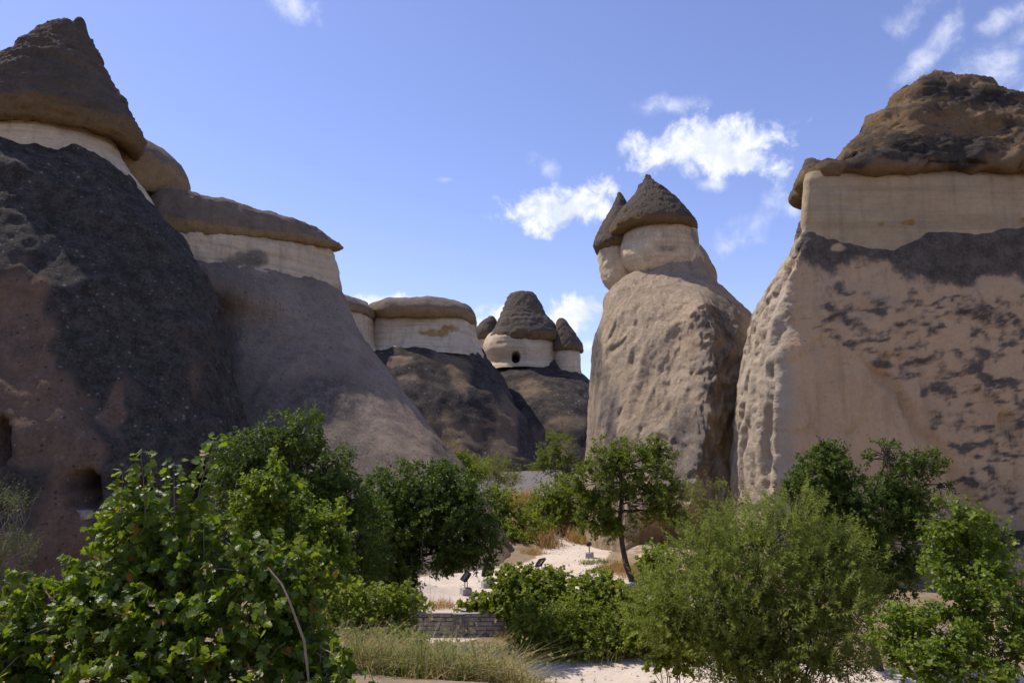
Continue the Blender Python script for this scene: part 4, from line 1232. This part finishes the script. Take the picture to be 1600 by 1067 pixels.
# ---- centre: low bushes before the path
plant('bush', 'low rounded vine bush beside the path, left of the other low rounded bush', 'bush', gxy(830, 24.0),
      [(806, 924, 24.2, 38, 34, .9), (840, 930, 24.0, 60, 40, 1.1), (768, 946, 24.0, 28, 15, .6), (876, 952, 23.8, 36, 28, .9), (838, 955, 23.8, 62, 26, 1.0), (735, 950, 24.0, 18, 9, .35)],
      1500, 12, .22, .13, 'round', 'leaf_mid', 114, 'low bushes before the path', stems=2, r0=.02, up=.7, uneven=.25, gap=-.3, shell=.6)
plant('bush', 'low rounded green bush in front of the bare-trunked tree', 'bush', gxy(945, 22.5),
      [(940, 940, 22.5, 42, 36, .9), (965, 965, 22.3, 46, 40, .9), (910, 975, 22.3, 44, 36, .9), (985, 990, 22.0, 34, 34, .7), (948, 928, 22.6, 30, 26, .6)],
      1200, 12, .22, .125, 'round', 'leaf_mid', 115, 'low bushes before the path', stems=2, r0=.02, up=.7, uneven=.3, gap=-.3, shell=.6)
plant('bush', 'olive scrubby bush with dry straw stems at the edge of the near path', 'bush', gxy(880, 21.4),
      [(845, 980, 21.4, 38, 36, .8), (885, 985, 21.4, 60, 42, .9), (950, 995, 21.4, 56, 40, .8), (818, 1000, 21.4, 26, 24, .5), (860, 1004, 21.0, 56, 28, .7), (1000, 1005, 21.2, 40, 34, .7), (930, 1012, 20.9, 40, 20, .6)],
      2600, 12, .24, .105, 'oval', 'leaf_mid', 116, 'low bushes before the path', stems=3, r0=.015, up=.9, uneven=.45, gap=-.2)

# ---- right: big feathery shrub and its neighbours
plant('shrub', 'large feathery fine-leaved shrub spreading right of the path', 'shrub', gxy(1195, 15.6),
      [(1110, 880, 15.6, 80, 56, 1.1), (1190, 855, 15.6, 90, 50, 1.1), (1275, 890, 15.5, 80, 64, 1.1), (1050, 945, 15.6, 60, 50, 1.0), (1150, 950, 15.3, 120, 70, 1.2), (1270, 970, 15.2, 90, 80, 1.1), (1330, 950, 15.4, 46, 60, .8), (1240, 815, 15.7, 44, 40, .7), (1180, 1010, 15.0, 80, 50, .9), (1310, 860, 15.6, 36, 36, .6), (1080, 990, 15.2, 60, 44, .8), (1290, 1040, 14.9, 70, 40, .8), (1160, 1045, 14.9, 70, 34, .7)],
      4600, 28, .45, .086, 'needle', 'leaf_feather', 117, stems=5, r0=.035, up=.95, uneven=.5, gap=-.30, gapf=1.5, droop=.25, twig_n=60, bark='bark_dark', shell=.4, spread=.8)
plant('shrub', 'leafy green shrub under the left flank of the feathery shrub', 'shrub', gxy(1040, 17.4),
      [(1035, 1005, 17.5, 40, 36, .6), (1065, 1010, 17.3, 34, 30, .6), (1015, 960, 17.6, 34, 50, .6), (1025, 880, 18.2, 26, 26, .5)],
      800, 12, .22, .097, 'round', 'leaf_mid', 118, SH, stems=2, r0=.02, uneven=.35)
plant('shrub', 'thin reddish-green sapling rising behind the feathery shrub', 'shrub', gxy(1110, 19), [(1100, 775, 19, 26, 26, .5), (1125, 800, 19, 30, 30, .5), (1180, 790, 18.6, 36, 22, .5), (1135, 770, 19, 16, 14, .3)], 420, 10, .28, .075, 'oval', 'leaf_pale', 119, SH, trunk=[(1112, 860, 19), (1106, 810, 19)], r0=.03, gap=.0, gapf=2, up=1)
plant('tree', 'dark glossy tree with a forked crown before the right cliff', 'tree', gxy(1345, 20),
      [(1290, 735, 20, 36, 36, .7), (1275, 775, 20, 46, 36, .8), (1330, 790, 20, 56, 40, .9), (1402, 768, 20, 27, 40, .6), (1385, 712, 20, 25, 22, .45), (1440, 725, 20, 34, 18, .4), (1467, 757, 20, 13, 12, .25), (1420, 800, 20, 46, 34, .7), (1370, 840, 20, 66, 46, 1.0), (1390, 890, 20, 46, 36, .8), (1245, 775, 20, 22, 24, .5), (1330, 900, 20, 50, 40, .8), (1296, 712, 20, 14, 24, .4)],
      3500, 13, .24, .105, 'oval', 'leaf_dark', 120, trunk=[(1350, 930, 20), (1355, 860, 20), (1360, 800, 20)], r0=.10, bark='bark_dark', gap=-.2, uneven=.42, gapf=1.6, shell=.55)
plant('vine', 'bright green climbing vine in the lower right corner', 'vine', gxy(1520, 11.2),
      [(1495, 815, 11.4, 36, 34, .4), (1515, 850, 11.4, 44, 40, .5), (1482, 868, 11.4, 26, 28, .4), (1510, 900, 11.2, 56, 34, .5), (1540, 950, 11.0, 66, 40, .6), (1462, 988, 11.0, 66, 38, .6), (1420, 1000, 10.8, 50, 44, .5), (1560, 1010, 10.6, 66, 44, .6), (1480, 1040, 10.4, 80, 36, .6), (1590, 960, 10.8, 30, 50, .5), (1560, 835, 11.4, 20, 20, .25)],
      2300, 9, .2, .070, 'round', 'leaf_vine2', 121, stems=1, r0=.02, up=.7, uneven=.4, gap=-.10, gapf=2.4, singles=160, droop=.5)


# ---- left foreground: grape vine with shoots
SHOOTS = (([(185, 830), (190, 780), (192, 735)], 48), ([(230, 820), (225, 760), (220, 705)], 60), ([(275, 830), (272, 770), (272, 720)], 52),
                     ([(295, 810), (315, 750), (340, 680)], 84), ([(320, 860), (318, 830), (322, 808)], 12), ([(400, 880), (420, 850), (410, 835)], 12))


def shoots(rng):
    P0, T0, N0, S0 = [], [], [], []
    for (pts, n) in SHOOTS:
        q = np.array([P(a, b, 6.0) for a, b in pts])
        for i in range(n):
            s = (i + rng.rand()) / n * (len(q) - 1)
            a = min(int(s), len(q) - 2)
            pos = q[a] + (q[a + 1] - q[a]) * (s - a)
            side = np.array([(-1) ** i * 1.0, rng.normal() * .6, 0.25 + rng.normal() * .25])
            P0.append(pos + nrm(side) * (0.02 + 0.05 * rng.rand())); T0.append(side + [0, 0, -.3]); N0.append([rng.normal() * .7, -.5 + rng.normal() * .6, .8])
            S0.append((0.062 + 0.03 * rng.rand()) * (1.1 - 0.45 * i / n))
    return np.array(P0), np.array(T0), np.array(N0), np.array(S0)


gv = plant('vine', 'big sunlit grape vine filling the lower left foreground', 'vine', gxy(260, 6.2),
      [(212, 812, 6.2, 40, 36, .24), (270, 842, 6.2, 56, 46, .32), (300, 880, 6.1, 80, 46, .35), (230, 890, 6.2, 80, 60, .4), (400, 890, 6.0, 70, 40, .32), (455, 900, 6.0, 46, 44, .28), (340, 950, 5.9, 110, 70, .42), (200, 970, 6.0, 120, 70, .45),
       (440, 960, 5.9, 50, 66, .3), (100, 960, 6.1, 90, 66, .4), (60, 1010, 5.9, 90, 66, .42), (250, 1040, 5.7, 140, 50, .45), (420, 1040, 5.7, 60, 46, .3), (20, 1040, 5.8, 60, 50, .4), (130, 905, 6.3, 40, 26, .25), (505, 1035, 5.6, 34, 26, .2), (440, 1005, 5.8, 56, 46, .3), (350, 1010, 5.8, 60, 40, .3), (535, 1060, 5.5, 40, 20, .2)],
      1750, 7, .18, .075, 'grape', 'leaf_vine', 122, stems=1, r0=.016, up=.5, uneven=.35, gap=-.16, gapf=3.4, droop=.9, singles=300, extra=shoots, twig_n=10, bark='cane', crown='foliage', spread=1.0, upn=.7)
for (pts, n) in SHOOTS:
    q = np.array([P(a, b + (40 if i == 0 else 0), 6.0) for i, (a, b) in enumerate(pts)])
    tt = np.linspace(0, 2, 12)
    q = np.stack([np.interp(tt, np.arange(3), q[:, c]) for c in range(3)], 1)
    V, F = tube(q, np.linspace(.006, .002, 12), 5)
    part('shoot', V, F, M['twig'], gv)
# ---------------------------------------------------------------- grasses
def blades(x, y, h, rng, w=0.006, lean=0.5, seg=2, wind=None, tone=None):
    n = len(x)
    z = ground_z(x, y) - 0.02
    a = rng.rand(n) * 2 * math.pi
    if wind is not None:
        a = wind + rng.normal(size=n) * 0.9
    ln = lean * (0.15 + 1.1 * rng.rand(n))
    base = np.stack([x, y, z], 1)
    side = np.stack([-np.sin(a), np.cos(a), 0 * a], 1)
    dirv = np.stack([np.cos(a), np.sin(a), 0 * a], 1)
    V = []
    for k in range(seg):
        t = k / seg
        c = base + dirv * (h * ln * t ** 2)[:, None] + np.array([0, 0, 1]) * (h * t * (1 - 0.25 * ln * t))[:, None]
        ww = (w * (1 - t * 0.6))
        V += [c - side * ww, c + side * ww]
    V.append(base + dirv * (h * ln)[:, None] + np.array([0, 0, 1]) * (h * (1 - 0.25 * ln))[:, None])
    V = np.stack(V, 1)
    k = V.shape[1]
    F = []
    for q in range(seg - 1):
        F += [(2 * q, 2 * q + 1, 2 * q + 3), (2 * q, 2 * q + 3, 2 * q + 2)]
    F.append((2 * seg - 2, 2 * seg - 1, 2 * seg))
    F = (np.array(F)[None] + (np.arange(n) * k)[:, None, None]).reshape(-1, 3)
    return V.reshape(-1, 3), F, np.repeat(rng.rand(n) if tone is None else np.clip(0.55 * tone + 0.45 * rng.rand(n), 0, .97), k)


def grass(name, label, mat, pts, n, h, seed, w=0.006, lean=0.6, clump=0.25, cat='grass', heads=0):
    """pts: (x, y, rx, ry, weight) patches"""
    rng = np.random.RandomState(seed)
    ws = np.array([p[4] for p in pts]); ws = ws / ws.sum()
    k = rng.choice(len(pts), n, p=ws)
    Pm = np.array(pts)
    nc = max(8, n // 26)
    kc = rng.choice(len(pts), nc, p=ws)
    ang = rng.rand(nc) * 6.283; rad = np.sqrt(rng.rand(nc))
    cx = Pm[kc, 0] + Pm[kc, 2] * rad * np.cos(ang); cy = Pm[kc, 1] + Pm[kc, 3] * rad * np.sin(ang)
    j = rng.randint(nc, size=n)
    x = cx[j] + rng.normal(size=n) * clump * 0.5
    y = cy[j] + rng.normal(size=n) * clump * 0.5
    ch = 0.35 + 1.0 * rng.rand(nc) ** 1.5
    hh = h * ch[j] * (0.5 + 0.7 * rng.rand(n))
    tone = rng.rand(nc)
    V, F, r = blades(x, y, hh, rng, w, lean, 2, rng.rand(nc)[j] * 6.283, tone[j])
    if heads:
        # seed heads: short bristles set round the upper part of some stems
        per = len(V) // n
        tipv = V.reshape(n, per, 3)[:, -1]
        below = V.reshape(n, per, 3)[:, -2]
        pick = rng.choice(n, heads // 3, replace=False)
        pos = (tipv[pick] + (below[pick] - tipv[pick]) * rng.rand(len(pick), 1) * 0.15)
        pos = np.repeat(pos, 3, axis=0) + rng.normal(size=(len(pick) * 3, 3)) * 0.012
        tp = rng.normal(size=pos.shape) * 0.7 + np.array([0, 0, .6])
        V2, F2, r2 = leaves_mesh(pos, tp, rng.normal(size=pos.shape), 0.03 + 0.035 * rng.rand(len(pos)), 'oval', rng)
        F = np.concatenate([F, F2 + len(V)]); V = np.concatenate([V, V2]); r = np.concatenate([r, 0.4 + 0.55 * r2])
    o = part(name, V, F, M[mat], None, {'rnd': r}, smooth=False)
    return tag(o, label, cat, kind='stuff')


def pp(u, d, ru, rd, w=1.0):
    return ((u - 800) / FPX * d, d, ru * d / FPX, rd, w)


grass('dry_grass', 'bleached dry grass tangled over the near bank, below the low stone wall', 'straw', [pp(640, 11.5, 150, 2.0, 4), pp(540, 10.5, 70, 2.0, 2), pp(740, 12.5, 60, 1.6, 2.2), pp(680, 14.0, 110, 1.2, 1.6), pp(520, 13, 50, 1.2, 1), pp(620, 9.6, 210, 1.4, 8), pp(740, 10.4, 60, .8, 1.4), pp(760, 13.6, 40, 1.0, 1)], 20000, .52, 201, .0065, 1.7, .35, heads=9000)
grass('green_grass', 'green weeds mixed through the dry grass on the near bank', 'grass_green', [pp(640, 11.6, 150, 2.2, 4), pp(540, 12.0, 80, 2.0, 2), pp(760, 12.8, 40, 1.0, 1), pp(600, 9.4, 170, 1.2, 3)], 13000, .5, 202, .008, 1.4, .35)
grass('golden_grass', 'golden dry grass on the bank at the end of the path', 'straw_gold', [pp(810, 46.5, 46, 2.6, 3), pp(770, 44, 26, 3, 1.2), pp(885, 43.5, 30, 2.2, 2), pp(900, 41, 22, 1.6, 1.6), pp(850, 39, 18, 1.4, .8), pp(840, 43, 30, 3, 1), pp(790, 50, 50, 2, 1)], 8000, .75, 203, .02, .8, .5)
grass('dry_tufts', 'dry tufts around the foot of the bare-trunked tree and the path edges', 'straw_gold', [pp(955, 31, 22, .9, 3), pp(975, 30, 16, .7, 2), pp(835, 36.5, 16, .8, 2), pp(690, 24.6, 20, .4, 1), pp(810, 23.0, 30, .2, 1), pp(1180, 16.4, 90, .6, 1.5), pp(1440, 15.5, 100, 1.2, 2)], 5000, .32, 204, .008, .9, .3)
grass('green_tufts', 'small green ground plants left of the bare trunk', 'grass_green', [pp(935, 31.3, 16, .5, 3), pp(925, 33.6, 18, .5, 1.6), pp(1000, 31, 16, .6, 1.4), pp(862, 29.6, 8, .2, .5)], 2600, .2, 205, .012, .9, .3)
grass('straw_stems', 'straw stems standing through the olive scrubby bush', 'straw', [pp(880, 21.2, 70, .7, 3), pp(930, 21.2, 60, .6, 1), pp(1225, 15.2, 40, .5, 1.6)], 1800, .75, 206, .006, .9, .5)
# loose stones on the path
rng = np.random.RandomState(31)
T = nrm(np.array([(1, 0, 0), (-1, 0, 0), (0, 1, 0), (0, -1, 0), (0, 0, 1), (0, 0, -1)], float))
TF = np.array([(0, 2, 4), (2, 1, 4), (1, 3, 4), (3, 0, 4), (2, 0, 5), (1, 2, 5), (3, 1, 5), (0, 3, 5)])
ac = Acc()
for i in range(420):
    k = rng.randint(3)
    pl = PATHS[k]
    a = rng.randint(len(pl) - 1)
    s = rng.rand()
    x = pl[a][0] + (pl[a + 1][0] - pl[a][0]) * s + rng.normal() * 1.0
    y = pl[a][1] + (pl[a + 1][1] - pl[a][1]) * s + rng.normal() * 0.8
    r = 0.02 + 0.05 * rng.rand() ** 3
    V = (T + rng.normal(size=T.shape) * 0.25) * np.array([1.3, 1, .7]) * r
    ac.add(V + np.array([x, y, gz(x, y) + r * 0.2]), TF)
V, F = ac.get()
tag(part('pebbles', V, F, M['pebble'], None, smooth=False), 'small loose stones scattered over the dusty path', 'pebbles', kind='stuff')

# ---------------------------------------------------------------- low stone wall across the path
def box_v(c, s, rz=0.0, jit=0.0, rng=None):
    V = np.array([(x, y, z) for z in (-1, 1) for y in (-1, 1) for x in (-1, 1)], float) * np.array(s) / 2
    if jit and rng is not None:
        V = V + rng.normal(size=V.shape) * jit
    cr, sr = math.cos(rz), math.sin(rz)
    V = np.stack([V[:, 0] * cr - V[:, 1] * sr, V[:, 0] * sr + V[:, 1] * cr, V[:, 2]], 1)
    return V + np.array(c)


BF = np.array([(0, 2, 3, 1), (4, 5, 7, 6), (0, 1, 5, 4), (2, 6, 7, 3), (0, 4, 6, 2), (1, 3, 7, 5)])
wx0, wx1 = -4.2, 0.9
wt = thing('stone_wall', ((wx0 + wx1) / 2, WALL_Y - .1, -0.6), 'low coursed grey stone wall stepping down from the path', 'wall')
part('core', box_v(((wx0 + wx1) / 2, WALL_Y + .03, -0.38), (wx1 - wx0, .18, .72)), BF, M['wall_joint'], wt, smooth=False)
rng = np.random.RandomState(5)
stone_me = []
for i in range(6):
    V = box_v((0, 0, 0), (1, 1, 1), 0, 0.03, rng)
    stone_me.append(mesh_np('stone', V, BF, M['wall_stone'], None, False))
zc = -0.70
for row in range(6):
    hgt = 0.125
    x = wx0 + rng.rand() * -0.2
    while x < wx1:
        w = 0.28 + 0.35 * rng.rand()
        o = bpy.data.objects.new('stone', stone_me[rng.randint(6)])
        COL.objects.link(o)
        o.parent = wt
        o.location = (x + w / 2 - wt.location.x, -0.02 + rng.normal() * 0.010, zc + hgt / 2 + 0.6)
        o.scale = (w - 0.022, 0.14, hgt - 0.02)
        x += w
    zc += hgt

# grey box with a round fitting set against the wall
q = P(717, 972, WALL_Y - .22)
bx = thing('junction_box', (q[0], q[1], gz(q[0], q[1])), 'square grey box with a round ring, set against the low stone wall', 'box')
part('box', box_v((q[0], q[1], q[2] - .06), (.34, .16, .62)), BF, M['box'], bx, smooth=False)
th = np.linspace(0, 2 * math.pi, 17)
pts = np.stack([q[0] + .075 * np.cos(th), np.full(17, q[1] - .09), q[2] + .02 + .075 * np.sin(th)], 1)
V, F = tube(pts, np.full(17, .014), 6)
part('ring', V, F, M['ring'], bx)

# ---------------------------------------------------------------- floodlights on stone blocks
def floodlight(u, v, z, label, tilt, rz, blk=(.42, .34, .24), size=(.40, .05, .34)):
    g = GP(u, v, z)
    gzv = gz(g[0], g[1])
    t = thing('floodlight', (g[0], g[1], gzv), label, 'lamp', 'path floodlights')
    rng = np.random.RandomState(int(u))
    part('block', box_v((g[0], g[1], gzv + blk[2] / 2 - .03), blk, rz, .012, rng), BF, M['block'], t, smooth=False)
    top = gzv + blk[2] - .03
    cr, sr = math.cos(rz), math.sin(rz)
    for s in (-1, 1):
        off = np.array([cr * s * size[0] * .36, sr * s * size[0] * .36, 0])
        V, F = tube(np.array([(g[0], g[1], top - .02), (g[0], g[1], top + .16), (g[0], g[1], top + .32)]) + off, np.full(3, .016), 6)
        part('leg', V, F, M['lamp_black'], t)
    # tilted lamp head: housing with a rim and cooling fins, glass on the front
    def place(V):
        c, s = math.cos(tilt), math.sin(tilt)
        V = np.stack([V[:, 0], V[:, 1] * c - V[:, 2] * s, V[:, 1] * s + V[:, 2] * c], 1)
        V = np.stack([V[:, 0] * cr - V[:, 1] * sr, V[:, 0] * sr + V[:, 1] * cr, V[:, 2]], 1)
        return V + np.array([g[0], g[1], top + .38])
    ac = Acc()
    ac.add(box_v((0, 0, 0), size), BF)
    for k in (-1, 1):
        ac.add(box_v((k * size[0] / 2, -.02, 0), (.03, .09, size[2] + .03)), BF)
        ac.add(box_v((0, -.02, k * size[2] / 2), (size[0] - .032, .088, .03)), BF)
    for k in range(5):
        ac.add(box_v((-.12 + .06 * k, .05, 0), (.012, .05, size[2] * .8)), BF)
    V, F = ac.get()
    hd = part('housing', place(V), F, M['lamp_black'], t, smooth=False)
    part('glass', place(box_v((0, -.032, 0), (size[0] - .06, .01, size[2] - .06))), BF, M['lamp_glass'], t, smooth=False)
    return t


floodlight(728, 930, 0, 'black tilted floodlight on a stone block in the shade left of the low vine bush', R(-38), R(-70))
floodlight(762, 917, 0, 'black floodlight half hidden behind the top of the low vine bush', R(30), R(20))
floodlight(844, 902, 0, 'black tilted floodlight on a stone block on the sunlit path', R(38), R(60))
floodlight(921, 872, 0, 'small floodlight on a grey block at the right edge of the sunlit path', R(-50), R(-100), (.4, .36, .26), (.26, .05, .2))

# distant board on a stake
q = P(768, 758, 47)
t = thing('sign', (q[0], q[1], gz(q[0], q[1])), 'small pale board on a stake in the golden grass', 'sign')
part('board', box_v((q[0], q[1], max(q[2], gz(q[0], q[1]) + .5)), (.34, .03, .5), R(30)), BF, M['board'], t, smooth=False)
V, F = tube(np.array([(q[0], q[1] + .04, gz(q[0], q[1]) - .1), (q[0], q[1] + .04, max(q[2], gz(q[0], q[1]) + .5))]), np.array([.02, .02]), 6)
part('stake', V, F, M['twig'], t)
# bare fence post with a rail end in the golden grass
q = P(778, 760, 48.5)
t = thing('fence_post', (q[0], q[1], gz(q[0], q[1])), 'thin dark post with a short rail beside the pale wispy shrub', 'post')
zt = P(778, 737, 48.5)[2]
V, F = tube(np.array([(q[0], q[1], gz(q[0], q[1]) - .1), (q[0] + .02, q[1], zt)]), np.array([.035, .03]), 7)
part('post', V, F, M['twig'], t)
V, F = tube(np.array([(q[0], q[1], zt - .04), (q[0] - .7, q[1] - .1, zt + .02)]), np.array([.02, .015]), 6)
part('rail', V, F, M['twig'], t)

# stone blocks at the left edge of the path
q = GP(642, 957, 0.0)
t = thing('stone_block', (q[0], q[1], gz(q[0], q[1])), 'pale cut stone block at the end of the wall, below the round dark tree', 'stone')
part('block', box_v((q[0], q[1], gz(q[0], q[1]) + .12), (.62, .36, .30), R(6), .02, np.random.RandomState(4)), BF, M['block'], t, smooth=False)

# dry cane leaning out of the vine
pts = np.array([P(418, 886, 5.5), P(440, 912, 5.45), P(452, 938, 5.4), P(463, 968, 5.4), P(475, 1000, 5.4), P(486, 1090, 5.5)])
tt = np.linspace(0, 5, 26)
pts = np.stack([np.interp(tt, np.arange(6), pts[:, c]) for c in range(3)], 1)
V, F = tube(pts, np.linspace(.006, .010, 26), 7)
tag(part('cane', V, F, M['cane'], None), 'bare curved dry cane leaning out of the grape vine', 'cane')

# pale block on the sill of the left cave
q = SILL + np.array([0, .22, 0])
t = thing('rock', q, 'small pale rock lying on the sill of the left cave', 'rock')
rng = np.random.RandomState(12)
V = box_v(q + [0, 0, .10], (.46, .34, .26), R(-25), .03, rng)
part('stone', V, BF, M['pebble'], t, smooth=False)
